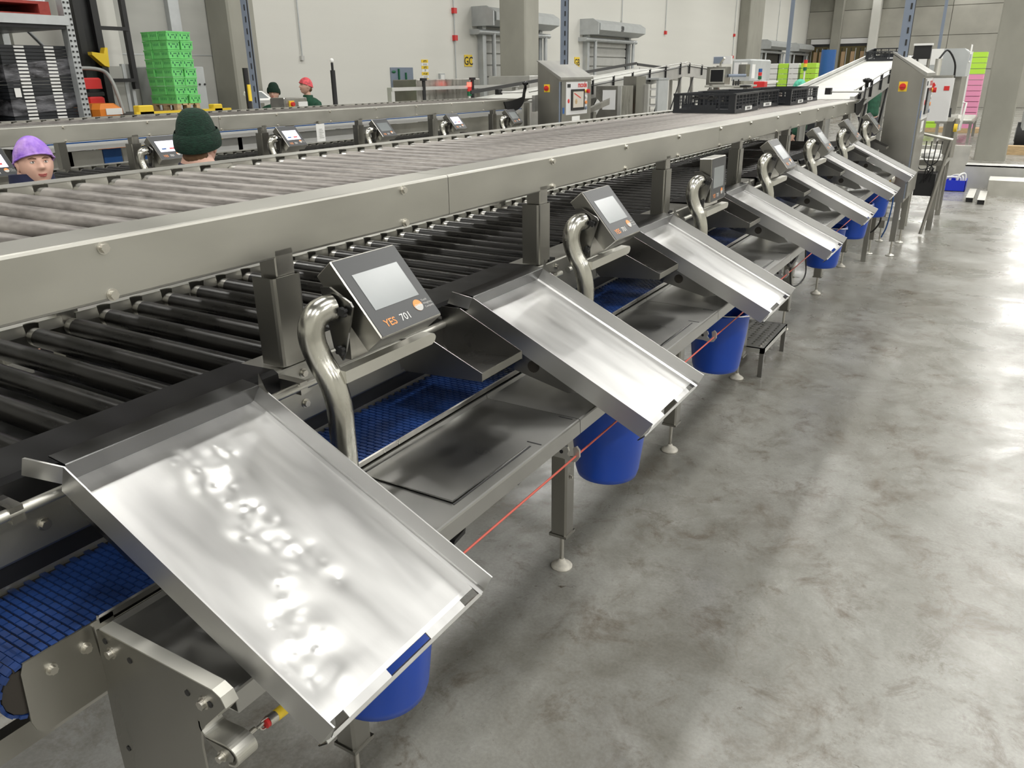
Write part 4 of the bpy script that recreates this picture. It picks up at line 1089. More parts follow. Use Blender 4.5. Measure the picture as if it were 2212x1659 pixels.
MB().box(-5.75, 17.6, 1.0, -4.9, 21.0, 1.70).build('machine_bed', 'steel', lm)
for (x, y) in ((-5.7, 17.7), (-5.0, 17.7), (-5.7, 20.8), (-5.0, 20.8)): MB().box(x, y, 0, x + .08, y + .08, 1.0).build('leg', 'steel', lm)
MB().box(-5.43, 16.5, 1.80, -5.05, 16.85, 2.135).build('print_head', 'steel_cover', lm)
MB().box(-5.35, 16.46, 1.84, -5.06, 16.5, 2.10).build('touch_screen', 'steel_pale', lm)
MB().box(-5.33, 16.45, 1.86, -5.08, 16.46, 2.08).build('screen_glass', 'black_gloss', lm)
MB().box(-5.45, 16.9, 2.19, -5.08, 17.0, 2.34).build('second_screen', 'panel_white', lm)
MB().box(-5.43, 16.89, 2.205, -5.24, 16.90, 2.325).build('screen_glass', 'blue_grey', lm)
MB().tube([(-5.22, 16.7, 2.135), (-5.22, 16.7, 2.21), (-5.12, 16.6, 2.30)], .022, 8).build('swivel_arm', 'steel_pale', lm)
MB().tube([(-5.22, 16.6, 2.13), (-5.22, 16.6, 2.16)], .05, 12).build('swivel_base', 'steel', lm)
MB().box(-5.42, 16.4, 1.755, -4.7, 17.6, 1.79).build('shelf', 'steel_pale', lm)
MB().box(-5.40, 16.9, .0, -5.30, 17.0, 1.76).build('shelf_post', 'steel', lm)
MB().box(-5.0, 17.2, 1.95, -4.85, 17.5, 2.18).build('sensor_box', 'steel_cover', lm)
MB().tube([(-5.05, 16.7, 1.97), (-4.75, 16.9, 1.97)], .03, 10).build('blue_tube', 'blue_grey', lm)
for i in range(3): MB().tube([(-4.86 + i * .05, 16.45, 1.79), (-4.86 + i * .05, 16.45, 1.90 - (i % 2) * .03)], .02, 8, .012).build('clamp_knob', 'black', lm)
MB().lathe([(0, 0), (.10, 0), (.12, .03), (.0, .04)], (-4.6, 16.4, 1.76), 14).build('hand_wheel', 'black', lm)
MB().box(-4.64, 16.38, 0, -4.56, 16.44, 1.76).build('wheel_post', 'steel', lm)
# signal towers
def tower(x, y, z, label, cols, zb=0.):
    t = thing('signal_tower', (x, y, zb), label, 'signal light')
    MB().tube([(x, y, zb), (x, y, z)], .018, 8).build('pole', 'white_plastic', t)
    for i, c_ in enumerate(cols): MB().tube([(x, y, z + i * .075), (x, y, z + .072 + i * .075)], .04, 14).build('lamp_segment', c_, t)
tower(-8.2, 12.1, 1.70, 'signal tower glowing red behind the end of the rear conveyor', ['green_dark', 'red', 'red_glow'])
tower(-5.0, 18.9, 1.88, 'blue, red and green signal tower right of the grey labelling machine', ['green_dark', 'red', 'blue_paint'])
tower(-4.2, 19.6, 2.05, 'green, yellow and red signal tower before the lime stacks', ['green_dark', 'yellow', 'red'])
rb = thing('red_box', (-4.9, 18.6, 1.3), 'red box at the foot of the blue topped signal tower', 'box')
MB().bbox(-5.02, 18.5, 1.55, -4.78, 18.75, 1.84, .01).build('box_body', 'red', rb); MB().box(-4.95, 18.58, 0, -4.85, 18.68, 1.55).build('box_post', 'steel', rb)

# machinery between the lines behind the rear cabinet
mu = thing('grading_machine', (-4.9, 12.4, 0), 'steel grading machine with chute and emergency stop right of the rear control cabinet', 'machine')
MB().box(-5.72, 12.0, .9, -5.28, 12.45, 1.85).build('cabinet_body', 'steel', mu)
MB().box(-5.60, 11.99, 1.50, -5.38, 12.0, 1.79).build('door_panel', 'panel_white', mu)
MB().box(-5.34, 11.98, 1.30, -5.28, 12.0, 1.85).build('edge_strip', 'aluminium', mu)
MB().box(-5.65, 12.05, 0, -5.57, 12.13, .9).build('leg', 'steel', mu); MB().box(-5.42, 12.05, 0, -5.34, 12.13, .9).build('leg', 'steel', mu)
MB().box(-5.52, 12.6, .0, -5.295, 13.0, 1.985).build('side_cabinet', 'steel_cover', mu)
MB().box(-5.446, 12.59, 1.63, -5.352, 12.6, 1.74).build('wood_sticker', 'wood', mu)
MB().prism([(-5.42, 1.735), (-5.40, 1.735), (-5.37, 1.70), (-5.37, 1.735), (-5.36, 1.735), (-5.36, 1.69), (-5.38, 1.69), (-5.41, 1.72), (-5.41, 1.69), (-5.42, 1.69)], 'y', 12.585, 12.59).build('sticker_letter', 'print_black', mu)
MB().box(-5.43, 12.59, 1.39, -5.345, 12.6, 1.53).build('notice', 'label_white', mu)
MB().tube([(-5.47, 12.55, 1.50), (-5.47, 12.6, 1.50)], .045, 14).build('stop_collar', 'yellow', mu)
MB().tube([(-5.40, 12.56, 1.50), (-5.45, 12.56, 1.50)], .022, 14).build('stop_button', 'red', mu)
m = MB(); m.add([(-5.58, 11.5, 1.56), (-5.34, 11.7, 1.685), (-5.30, 11.6, 1.665), (-5.53, 11.4, 1.54), (-5.58, 11.5, 1.49), (-5.34, 11.7, 1.61), (-5.30, 11.6, 1.59), (-5.53, 11.4, 1.47)], [(0, 3, 2, 1), (4, 5, 6, 7), (0, 1, 5, 4), (1, 2, 6, 5), (2, 3, 7, 6), (3, 0, 4, 7)]); m.build('feed_chute', 'steel', mu)
MB().box(-5.58, 11.42, .0, -5.48, 11.52, 1.49).build('chute_leg', 'steel', mu)
m = MB(); m.prism([(-5.70, 1.50), (-5.60, 1.66), (-5.52, 1.58), (-5.62, 1.42)], 'y', 11.8, 11.81); m.build('white_deflector', 'white_plastic', mu)
MB().tube([(-5.70, 13.0, 1.735), (-5.25, 13.0, 1.735)], .02, 10).build('guard_rail', 'aluminium', mu)
MB().box(-5.31, 12.96, .0, -5.23, 13.04, 1.86).build('guard_post', 'aluminium', mu)
rk = thing('tray_rack', (-5.8, 14.6, 0), 'grey rack of stacked white trays behind the grading machine', 'rack')
MB().box(-5.70, 14.5, .1, -5.66, 15.0, 1.94).build('rack_side', 'door_grey', rk)
MB().box(-6.07, 14.5, .1, -6.03, 15.0, 1.94).build('rack_side', 'door_grey', rk)
for i in range(7): MB().box(-6.03, 14.48, .9 + i * .14, -5.70, 14.95, .93 + i * .14).build('tray', 'white_plastic', rk)
MB().box(-6.08, 14.48, 1.92, -5.65, 15.0, 1.95).build('rack_top', 'galvanised', rk)
bt = thing('dark_workbench', (-7.8, 18.2, 0), 'dark bench with cartons under the outfeed belt', 'bench')
MB().box(-8.6, 15.6, 1.15, -7.1, 19.5, 1.2).build('bench_top', 'steel', bt)
MB().box(-8.6, 16.2, .1, -8.5, 19.5, 1.75).build('back_panel', 'dark_opening', bt)
for y in (15.7, 19.3): MB().box(-7.25, y, 0, -7.18, y + .07, 1.15).build('leg', 'steel', bt)
single(MB().bbox(-7.7, 16.6, 1.2, -7.3, 17.1, 1.55, .01), 'carton', 'cardboard', 'small brown carton on the dark bench', 'box')
# hanging note, clips and cables
pn_ = thing('paper_note', (-5.93, 6.02, 1.42), 'white printed note hanging under the rear beam beside a post', 'note')
m = MB(); m.grid(lambda u, v: (-5.875 + .012 * math.sin(u * 3), 5.955 + u * .115 + v * .012 * 0, 1.425 + v * .165), 6, 6); m.build('sheet', 'label_white', pn_)
for i in range(6): MB().box(-5.862, 5.98, 1.46 + i * .016, -5.860, 6.045 - (i % 3) * .012, 1.465 + i * .016).build('print_line', 'print_grey', pn_)
MB().box(-5.88, 5.99, 1.585, -5.865, 6.02, 1.62).build('clip', 'bolt_metal', pn_)
for (y, z, lb) in ((1.905, .80, 'black cable clip hanging under the table left of the nearest leg'), (1.548, .776, 'black cable clip under the table by the tip of the dented tray')):
    t = thing('cable_clip', (-1.15, y, z), lb, 'clip')
    MB().prism([(y - .03, z), (y + .03, z + .01), (y + .035, z + .03), (y + .02, z + .022), (y - .02, z + .014)], 'x', -1.17, -1.13).build('clip_body', 'black', t)
    MB().box(-1.155, y - .004, z + .015, -1.145, y + .004, 1.015).build('clip_stem', 'steel_trough', t)
cb = thing('loose_cable', (-1.05, 5.2, .68), 'thin black cable looping under the table behind the stool', 'cable')
MB().tube(smoothpath([(-1.06, 5.36, 1.01), (-1.05, 5.3, .90), (-1.05, 5.12, .86), (-1.05, 5.02, .92), (-1.06, 4.98, 1.01)], 5), .012, 8).build('cable_loop', 'black', cb)
MB().tube(smoothpath([(-1.06, 5.1, 1.01), (-1.05, 5.16, .80), (-1.05, 5.25, .70), (-1.05, 5.5, .66), (-1.05, 5.66, .70), (-1.06, 5.62, .85), (-1.06, 5.6, 1.01)], 5), .005, 6).build('cable_run', 'rubber', cb)
# things behind the rear conveyor
cbx = thing('switch_box', (-7.6, 7.6, 0), 'grey box with red and yellow switch behind the rear conveyor, before the two workers', 'control box')
MB().bbox(-7.75, 7.12, 1.64, -7.5, 7.50, 1.80, .01).build('box_body', 'steel', cbx)
MB().box(-7.5, 7.34, 1.65, -7.49, 7.49, 1.75).build('paper_notice', 'label_white', cbx)
MB().box(-7.5, 7.19, 1.69, -7.49, 7.27, 1.765).build('switch_plate', 'yellow', cbx)
MB().tube([(-7.49, 7.23, 1.727), (-7.46, 7.23, 1.727)], .025, 12).build('switch', 'red', cbx)
MB().box(-7.65, 7.3, 0, -7.58, 7.37, 1.64).build('stand', 'steel', cbx)
bp_ = thing('sensor_pole', (-8.4, 8.6, 0), 'black upright sensor pole with white tip right of the two workers', 'pole')
MB().tube([(-8.4, 8.95, 0), (-8.4, 8.95, 2.12)], .035, 10).build('pole', 'black', bp_)
MB().tube([(-8.4, 8.95, 2.12), (-8.4, 8.95, 2.22)], .018, 8).build('stem', 'black', bp_)
MB().ball((-8.4, 8.95, 2.25), .028).build('tip', 'label_white', bp_)
bp2 = thing('sensor_pole', (-8.6, 6.9, 0), 'black and yellow sensor pole left of the blue-grey post', 'pole')
MB().tube([(-8.6, 7.55, 0), (-8.6, 7.55, 2.15)], .035, 10).build('pole', 'black', bp2)
MB().box(-8.57, 7.52, 1.75, -8.55, 7.58, 1.95).build('yellow_strip', 'yellow', bp2)
tt3 = thing('packing_table', (-8.0, 8, 0), 'long white and blue packing table behind the rear conveyor', 'table')
MB().bbox(-8.6, 4.0, 1.44, -7.4, 12.5, 1.49, .01).build('table_top', 'white_plastic', tt3)
MB().box(-7.4, 4.0, 1.41, -7.38, 12.5, 1.47).build('table_edge', 'white_plastic', tt3); MB().box(-7.385, 4.0, 1.475, -7.378, 12.5, 1.487).build('blue_strip', 'blue_paint', tt3)
for y in (4.3, 6.3, 8.3, 10.3, 12.2): MB().box(-7.5, y, 0, -7.44, y + .06, 1.44).build('leg', 'steel', tt3)
for y in (4.3, 8.3, 12.2): MB().box(-8.55, y, 0, -8.49, y + .06, 1.44).build('leg', 'steel', tt3)
for (a, b, mt) in ((4.0, 4.66, 'steel_pale'), (4.67, 4.86, 'blue_paint'), (4.87, 5.0, 'steel_pale'), (5.01, 5.14, 'blue_paint'), (5.15, 8.9, 'white_plastic'), (8.91, 12.5, 'steel_pale')):
    MB().box(-7.46, a, 1.18, -7.44, b, 1.40).build('skirt_panel', mt, tt3)
MB().bbox(-7.9, 4.0, 1.02, -7.40, 12.5, 1.12, .01).build('lower_shelf', 'white_plastic', tt3)
MB().box(-7.40, 4.0, 1.12, -7.385, 12.5, 1.15).build('shelf_strip', 'blue_paint', tt3)
sb_ = thing('steel_bar_frame', (-8.0, 11.3, 0), 'long aluminium cross bar with black knobs behind the rear conveyor', 'frame')
MB().box(-8.3, 10.0, 1.82, -8.2, 13.8, 1.87).build('cross_bar', 'aluminium', sb_)
for y in (10.8, 12.2):
    MB().tube([(-8.2, y, 1.4), (-8.2, y, 1.98)], .03, 10).build('knob_post', 'black', sb_)
    MB().tube([(-8.2, y, 1.96), (-8.2, y, 2.0)], .06, 10).build('knob', 'black', sb_)
MB().box(-8.3, 10.0, 0, -8.22, 10.08, 1.82).build('leg', 'aluminium', sb_); MB().box(-8.3, 13.7, 0, -8.22, 13.78, 1.82).build('leg', 'aluminium', sb_)
gb = thing('grey_hopper', (-8.6, 12, 0), 'grey steel hopper box behind the aluminium cross bar', 'machine')
MB().bbox(-9.0, 11.0, 1.5, -8.5, 12.9, 1.98, .01).build('hopper', 'steel', gb); MB().box(-8.9, 11.5, 0, -8.6, 12.4, 1.5).build('hopper_stand', 'steel_cover', gb)
gb = thing('steel_enclosure', (-8, 14.8, 0), 'low pale steel enclosure below the first dock door', 'machine')
MB().bbox(-9.6, 14.9, .0, -8.6, 18.6, 2.02, .01).build('enclosure', 'aluminium', gb); MB().box(-8.6, 16.7, .1, -8.59, 16.75, 2.0).build('panel_seam', 'print_black', gb)

# crate stack on pallet, rack, trucks at the far left
def green_stack():
    px0, px1, py0, py1 = -10.55, -10.0, 7.50, 7.88
    pal = thing('wooden_pallet', (-10.5, 7.5, 1.60), 'wooden pallet under the tall green crate stack', 'pallet')
    z = 1.60
    for i in range(4): MB().box(px0, py0 + i * .1, z + .09, px1, py0 + i * .1 + .075, z + .11).build('top_board', 'wood', pal)
    for yy in (py0, (py0 + py1) / 2 - .03, py1 - .06):
        for xx in (px0, -10.31, px1 - .08): MB().box(xx, yy, z + .02, xx + .08, yy + .06, z + .09).build('block', 'wood', pal)
        MB().box(px0, yy, z, px1, yy + .06, z + .02).build('bottom_board', 'wood', pal)
    # a proto crate: size .33 (x) x .26 (y) x .118
    g = thing('green_crate', (0, 0, 0), 'bright green plastic produce crate in the tall stack', 'crate', 'green crates stacked on the pallet')
    lx, ly, h = .176, .188, .112
    m = MB(); m.bbox(-lx / 2, -ly / 2, 0, lx / 2, ly / 2, h - .004, .006)
    m.box(-lx / 2 - .004, -ly / 2 - .004, h - .016, lx / 2 + .004, ly / 2 + .004, h); m.build('crate_body', 'green_crate', g)
    m = MB()
    for i in range(4):
        u = -lx / 2 + .03 + i * .033; m.box(u, -ly / 2 - .001, .045, u + .009, -ly / 2 + .002, .08)
    for i, (u, z0) in enumerate(((-.07, .05), (.056, .05), (-.045, .02), (.03, .02))): m.box(lx / 2 - .002, u, z0, lx / 2 + .001, u + .016, z0 + .03)
    m.box(lx / 2 - .002, -.02, .062, lx / 2 + .001, .03, .072)
    tag(m.build('vent_slots', 'green_dark', g), kind='stuff')
    reindex(); firstp = True; rnd = random.Random(5)
    for L_ in range(8):
        for ix in range(3):
            for iy in range(2):
                o = g if firstp else copy_tree(g, (0, 0, 0)); firstp = False
                o['label'] = 'green crate, %s layer, %s %s column of the pallet stack' % (('bottom', 'second lowest', 'third lowest', 'fourth lowest', 'fourth highest', 'third highest', 'second highest', 'top')[L_], ('front', 'middle', 'back')[ix], ('left', 'right')[iy])
                o.location = Vector((px1 - .09 - ix * .180 + rnd.uniform(-.008, .008), py0 + .095 + iy * .193 + (iy * .02 if L_ % 3 == 0 else 0) + rnd.uniform(-.007, .007), 1.71 + L_ * .1165)) * K
                o.rotation_euler.z = rnd.uniform(-.06, .06)
green_stack()
yl = thing('pallet_lift', (-10.5, 7.3, 0), 'yellow pallet lift table under the green crate stack', 'lift')
MB().box(-11.0, 6.75, 1.52, -9.9, 8.3, 1.60).build('lift_deck', 'steel_guard', yl); MB().box(-9.9, 6.75, 1.54, -9.85, 8.3, 1.63).build('edge', 'yellow', yl)
MB().bbox(-9.98, 6.80, 1.6, -9.85, 7.02, 1.71, .01).build('yellow_box', 'yellow', yl); MB().bbox(-9.98, 8.0, 1.6, -9.85, 8.15, 1.69, .01).build('yellow_box', 'yellow', yl)
for y in (6.8, 8.1): MB().box(-10.9, y, 0, -10.8, y + .1, 1.52).build('leg', 'yellow', yl); MB().box(-10.1, y, 0, -10.0, y + .1, 1.52).build('leg', 'yellow', yl)
eb = thing('electrical_cabinet', (XW + .2, 8.9, 0), 'tall grey electrical cabinet against the wall right of green crates', 'cabinet')
MB().bbox(XW + .01, 8.35, 0, XW + .45, 9.28, 2.22, .01).build('cabinet_body', 'door_grey', eb)
for i in range(6): MB().tube([(XW + .45, 8.75 + i * .1, 1.95), (XW + .47, 8.75 + i * .1, 1.95)], .015, 8).build('indicator', 'print_black', eb)
MB().box(XW + .45, 8.8, 2.1, XW + .46, 8.95, 2.14).build('red_label', 'red', eb)
MB().box(XW, 9.05, 2.22, XW + .1, 9.25, 9.0).build('cable_trunk', 'galvanised', eb)
MB().bbox(XW + .02, 9.02, 2.25, XW + .2, 9.26, 2.5, .01).build('junction_box', 'galvanised', eb)
wd = thing('weigh_display', (-9.3, 8.3, 0), 'white tilted weigh display on a stand behind the rear conveyor', 'display')
Md = Matrix.Translation((-9.3, 8.35, 1.80)) @ Matrix.Rotation(R(30), 4, 'Y')
MB(Md).bbox(-.12, -.17, -.05, .12, .17, 0, .008).build('case', 'white_plastic', wd); MB(Md).box(-.08, -.12, .0, .08, .12, .003).build('screen', 'screen_off', wd)
MB().tube([(-9.3, 8.35, 0), (-9.3, 8.35, 1.76)], .025, 10).build('stand', 'steel', wd)

def black_stack(y0, y1, x1, ztop, label, white=True):
    pal = thing('plastic_pallet', (x1 - .5, (y0 + y1) / 2, 0), 'black pallet under ' + label, 'pallet')
    MB().box(x1 - 1.0, y0, .10, x1, y1, .14).build('deck', 'black', pal)
    for yy in (y0, (y0 + y1) / 2 - .05, y1 - .1): MB().box(x1 - 1.0, yy, 0, x1, yy + .1, .10).build('runner', 'black', pal)
    t = thing('wrapped_load', (x1 - .5, (y0 + y1) / 2, .14), label, 'stacked crates', 'film wrapped loads of folded black crates')
    n = 58; hz = (ztop - .14) / n
    m = MB()
    for i in range(n): m.box(x1 - 1.0, y0, .14 + i * hz, x1, y1, .14 + i * hz + hz * .88)
    tag(m.build('folded_crates', 'crate_black', t), kind='stuff')
    if white:
        for c_ in (.20, .64):
            m = MB(); yy = y0 + (y1 - y0) * c_
            for i in range(n): m.box(x1, yy, .14 + i * hz + hz * .1, x1 + .012, yy + .115, .14 + i * hz + hz * .66)
            tag(m.build('white_label_column', 'label_white', t), kind='stuff')
    m = MB(); rnd = random.Random(2)
    for i in range(5):
        z0 = .5 + i * .38; m.add([(x1 + .006, y0 - .006, z0), (x1 + .006, y1 + .006, z0 + .08), (x1 + .006, y1 + .006, z0 + .26), (x1 + .006, y0 - .006, z0 + .18)], [(0, 1, 2, 3)])
        m.add([(x1 + .006, y0 - .006, z0), (x1 - 1, y0 - .006, z0 + .04), (x1 - 1, y0 - .006, z0 + .22), (x1 + .006, y0 - .006, z0 + .18)], [(0, 1, 2, 3)])
    m.build('wrap_film', 'film_dark', t)
    MB().box(x1 + .012, y0 + .06, 1.85, x1 + .015, y0 + .13, 1.95).build('paper_label', 'label_white', t)
black_stack(5.27, 6.07, -10.0, 2.42, 'wrapped stack of folded black crates with two white label columns')
black_stack(4.0, 5.05, -10.1, 2.2, 'wrapped dark crate stack at the left picture edge')
rkk = thing('pallet_rack', (-10.5, 5.2, 0), 'galvanised pallet rack with perforated uprights at the left', 'rack')
for (x, y) in ((-9.95, 6.10), (-11.4, 6.10), (-9.95, 2.6), (-11.4, 2.6)):
    u_ = MB().sheet([(x - .06, y - .045), (x + .06, y - .045), (x + .06, y + .045), (x - .06, y + .045)], 'z', 0, 9, .008).build('upright', 'galvanised', rkk)
m = MB()
for i in range(120):
    for dy in (-.025, .025): m.box(-9.889, 6.10 + dy - .009, .6 + i * .06, -9.879, 6.10 + dy + .009, .6 + i * .06 + .022)
tag(m.build('upright_holes', 'print_black', rkk), kind='stuff')
MB().box(-9.94, 2.6, 2.64, -9.86, 6.08, 2.74).build('cross_beam', 'galvanised', rkk)
MB().box(-11.4, 2.6, 2.64, -11.32, 6.08, 2.74).build('cross_beam', 'galvanised', rkk)
MB().box(-11.4, 2.6, 2.60, -9.9, 6.08, 2.64).build('deck', 'steel_guard', rkk)
for i in range(4):
    MB().tube([(-9.95, 6.12, 1.0 + i * 1.0), (-11.4, 6.12, 2.0 + i * 1.0)] if i % 2 else [(-11.4, 6.12, 1.0 + i), (-9.95, 6.12, 2.0 + i)], .022, 8).build('brace', 'galvanised', rkk)
for i in range(3): MB().tube([(-11.4, 3.2 + i, 1.2), (-11.4, 4.2 + i, 2.6)] if i % 2 else [(-11.4, 4.2 + i, 1.2), (-11.4, 3.2 + i, 2.6)], .022, 8).build('brace', 'galvanised', rkk)
pr_ = thing('red_pallet', (-10.5, 5.3, 2.74), 'red pallet on the upper rack beam', 'pallet')
for (z0, z1) in ((2.74, 2.76), (2.86, 2.89)): MB().box(-11.3, 4.6, z0, -9.95, 5.93, z1).build('deck_board', 'wood_red', pr_)
for yy in (4.6, 5.2, 5.80): MB().box(-11.3, yy, 2.76, -9.95, yy + .13, 2.86).build('block', 'wood_red', pr_)
wl_ = thing('film_load', (-10.5, 5.3, 2.89), 'film wrapped goods on the red pallet', 'goods')
MB().grid(lambda u, v: (-9.98 + .03 * math.sin(u * 9 + v * 7), 4.62 + u * 1.28, 2.89 + v * 1.1), 12, 8).build('film', 'film', wl_)
MB().box(-11.25, 4.62, 2.89, -10.02, 5.88, 3.95).build('goods', 'white_plastic', wl_)
# stacker truck with mast
fk = thing('reach_truck', (-10.9, 6.9, 0), 'reach truck with tall dark mast and orange hood behind the rack', 'forklift')
for y in (7.10, 7.36): MB().box(-11.5, y, .2, -11.35, y + .10, 6.0).build('mast_channel', 'black', fk)
MB().box(-11.45, 7.20, .2, -11.42, 7.36, 5.9).build('mast_cylinder', 'steel_guard', fk)
for z in (2.0, 2.7, 3.4): MB().box(-11.4, 7.44, z, -11.36, 7.90, z + .05).build('mast_brace', 'black', fk)
MB().box(-11.45, 7.86, 1.9, -11.38, 7.93, 6.0).build('mast_channel', 'black', fk)
m = MB(); m.prism([(7.15, 2.40), (7.33, 2.38), (7.36, 2.46), (7.40, 2.46), (7.38, 2.20), (7.31, 2.22), (7.15, 2.36)], 'x', -11.3, -11.2); m.build('yellow_bracket', 'yellow', fk)
MB().tube(smoothpath([(-10.4, 6.42, 1.60), (-10.5, 6.44, 2.0), (-10.7, 6.48, 2.16), (-10.7, 6.90, 2.16), (-10.5, 6.92, 2.0), (-10.4, 6.94, 1.6)]), .025, 8).build('overhead_guard', 'forklift_grey', fk)
MB().bbox(-10.9, 6.40, .2, -10.2, 6.84, 1.74, .07).build('hood', 'truck_orange', fk)
MB().bbox(-10.88, 6.62, 1.92, -10.70, 6.90, 2.06, .02).build('seat_back', 'red', fk); MB().bbox(-10.86, 6.60, 1.83, -10.72, 6.92, 1.88, .01).build('seat_rail', 'rubber', fk); MB().bbox(-10.85, 6.66, 1.72, -10.70, 6.90, 1.82, .02).build('seat', 'red', fk)
MB().box(-10.2, 6.55, 1.60, -10.19, 6.78, 1.68).build('name_plate', 'label_white', fk)
for y in (6.35, 6.80): MB().tube([(-10.3, y, .15), (-10.3, y + .12, .15)], .15, 20).build('wheel', 'rubber', fk)
sgb = thing('safety_fence', (XW + .3, 7.4, 0), 'grey safety fence panel with warning signs left of green crates', 'fence')
MB().box(XW + .5, 6.95, 0, XW + .53, 7.75, 2.22).build('fence_panel', 'wall_grey', sgb)
for y in (6.92, 7.75, 7.85): MB().box(XW + .48, y, 0, XW + .54, y + .05, 2.25).build('fence_post', 'galvanised', sgb)
MB().tube([(XW + .53, 7.35, 1.98), (XW + .54, 7.35, 1.98)], .06, 18).build('prohibition_ring', 'red', sgb)
MB().tube([(XW + .54, 7.35, 1.98), (XW + .545, 7.35, 1.98)], .047, 18).build('prohibition_disc', 'label_white', sgb)
MB().box(XW + .545, 7.33, 1.955, XW + .548, 7.37, 2.005).build('prohibition_symbol', 'print_black', sgb)
m = MB(); m.prism([(7.32, 1.72), (7.46, 1.72), (7.39, 1.84)], 'x', XW + .53, XW + .54); m.build('warning_triangle', 'print_black', sgb)
m = MB(); m.prism([(7.338, 1.73), (7.442, 1.73), (7.39, 1.82)], 'x', XW + .54, XW + .545); m.build('warning_field', 'yellow', sgb)
MB().bbox(XW + .6, 7.1, 1.3, XW + .7, 7.25, 1.72, .01).build('yellow_post', 'yellow', sgb)

# far stacks near the end of the hall
def farstack(x, y, z0, cols, rows, mats, label, name='produce_crate_stack', s_=.35):
    grp = 'produce crates far behind the ramp' 
    for i in range(cols):
        for j in range(rows):
            o = MB().bbox(x + i * s_, y, z0 + j * .17, x + i * s_ + s_ * .92, y + .5, z0 + j * .17 + .155, .01).build('produce_crate', mats[(i) % len(mats)])
            tag(o, label + ', %s%s' % (('bottom layer', 'second layer', 'third layer', 'fourth layer', 'fifth layer', 'top layer')[j], ('' if cols == 1 else (' left', ' right')[i])), 'crate', grp)
pd_ = single(MB().box(-8.2, 29.7, .0, -5.6, 30.5, 1.30), 'far_pallet_table', 'steel', 'steel staging table carrying the far white and lime crates', 'table')
farstack(-8.0, 29.9, 1.31, 2, 6, ['white_plastic'], 'white and lime produce crates stacked left of the lime column')
farstack(-7.3, 29.9, 1.31, 1, 6, ['lime'], 'lime green crate column at the middle of the far stack')
farstack(-6.95, 29.9, 1.31, 1, 6, ['white_plastic'], 'pale crates right of the lime column')
farstack(-6.55, 29.9, 1.31, 1, 6, ['lime'], 'bright lime crates at right end of the far stack', s_=.55)
single(MB().bbox(-6.6, 28.0, 1.3, -5.4, 28.6, 1.6, .02).box(-6.5, 28.05, 0, -5.5, 28.5, 1.3), 'dark_bin', 'crate_black', 'black bin in front of the lime crates', 'bin')
single(MB().tube([(-6.0, 31.5, 0), (-6.0, 31.5, 2.75)], .25, 16), 'blue_roll', 'blue_paint', 'upright dark blue film roll before the end wall pillar', 'roll')
# right-hand background: stacks on the far pallets
def sidecol(x, y, z1, mats, label, n):
    t = thing('punnet_stack', (x, y, 0), label, 'stacked boxes', 'tall punnet stacks at far right')
    MB().box(x - .5, y, 0, x + .5, y + .8, .15).build('pallet', 'wood', t)
    for i in range(n):
        z = .15 + i * (z1 - .15) / n
        MB().box(x - .22, y, z, x + .22, y + .8, z + (z1 - .15) / n * .9).build('box', mats[min(len(mats) - 1, int(i * len(mats) / n))], t)
    MB().box(x - .26, y - .02, .15, x - .21, y, z1).build('corner_board', 'white_plastic', t)
sidecol(-2.55, 32.5, 2.55, ['lime', 'pink', 'lime'], 'tall wrapped punnet stack, left one of the far pair', 14)
sidecol(-1.35, 32.5, 2.6, ['pink', 'pink', 'lime'], 'tall wrapped punnet stack with pink lower half beside the big pillar', 14)
oc = thing('roller_table', (-1.5, 27.8, 0), 'low roller table with white cover far behind the labelling machine', 'conveyor')
MB().box(-2.0, 27.6, .55, -1.0, 31.0, .62).build('table_bed', 'steel', oc)
for i in range(10): MB().tube([(-1.95, 27.7 + i * .3, .64), (-1.05, 27.7 + i * .3, .64)], .05, 10).build('roller', 'steel_pale', oc)
for x in (-1.95, -1.1):
    for y in (27.65, 30.8): MB().box(x, y, 0, x + .08, y + .08, .55).build('leg', 'steel', oc)
# steel offcuts on the floor at right
single(MB().bbox(-1.30, 18.55, 0, -.62, 18.62, .62, .005), 'steel_sheet', 'steel_pale', 'pale steel panel standing behind the blue floor crate, right one', 'panel')
single(MB().bbox(-1.75, 18.6, 0, -1.33, 18.67, .60, .005), 'steel_sheet', 'steel_pale', 'pale steel panel standing left of its twin behind the labeller legs', 'panel')
lb_ = thing('steel_beam', (0, 17.1, 0), 'long pale L-shaped steel profile lying at the right edge', 'beam')
MB().box(-.60, 16.95, .0, 1.4, 17.0, .40).build('web', 'aluminium', lb_); MB().box(-.60, 16.95, .38, 1.4, 17.4, .40).build('flange', 'aluminium', lb_)
bs_ = thing('steel_box_section', (.6, 16.3, 0), 'pale steel box section lying in front of the L-shaped profile', 'beam')
MB().bbox(-.18, 16.0, 0, 1.4, 16.6, .26, .006).build('box_body', 'steel_pale', bs_)
for i, (x, y, lb) in enumerate(((-.44, 14.95, 'left square steel tube lying on the floor'), (-.27, 14.75, 'right square steel tube lying on the floor'))):
    t = thing('square_tube', (x, y + 1, 0), lb, 'tube')
    MB().sheet([(x, 0), (x + .11, 0), (x + .11, .08), (x, .08), (x, .001)], 'y', y, y + 1.2, .006).build('tube_wall', 'steel_pale', t)
    MB().box(x + .006, y + .02, .006, x + .104, y + .03, .074).build('tube_bore', 'black', t)
bcr = thing('blue_floor_crate', (-.75, 16.6, 0), 'blue plastic crate of pipe offcuts on the floor by the steel panels', 'crate')
m = MB(); x0, x1, y0, y1 = -.98, -.52, 16.3, 16.75
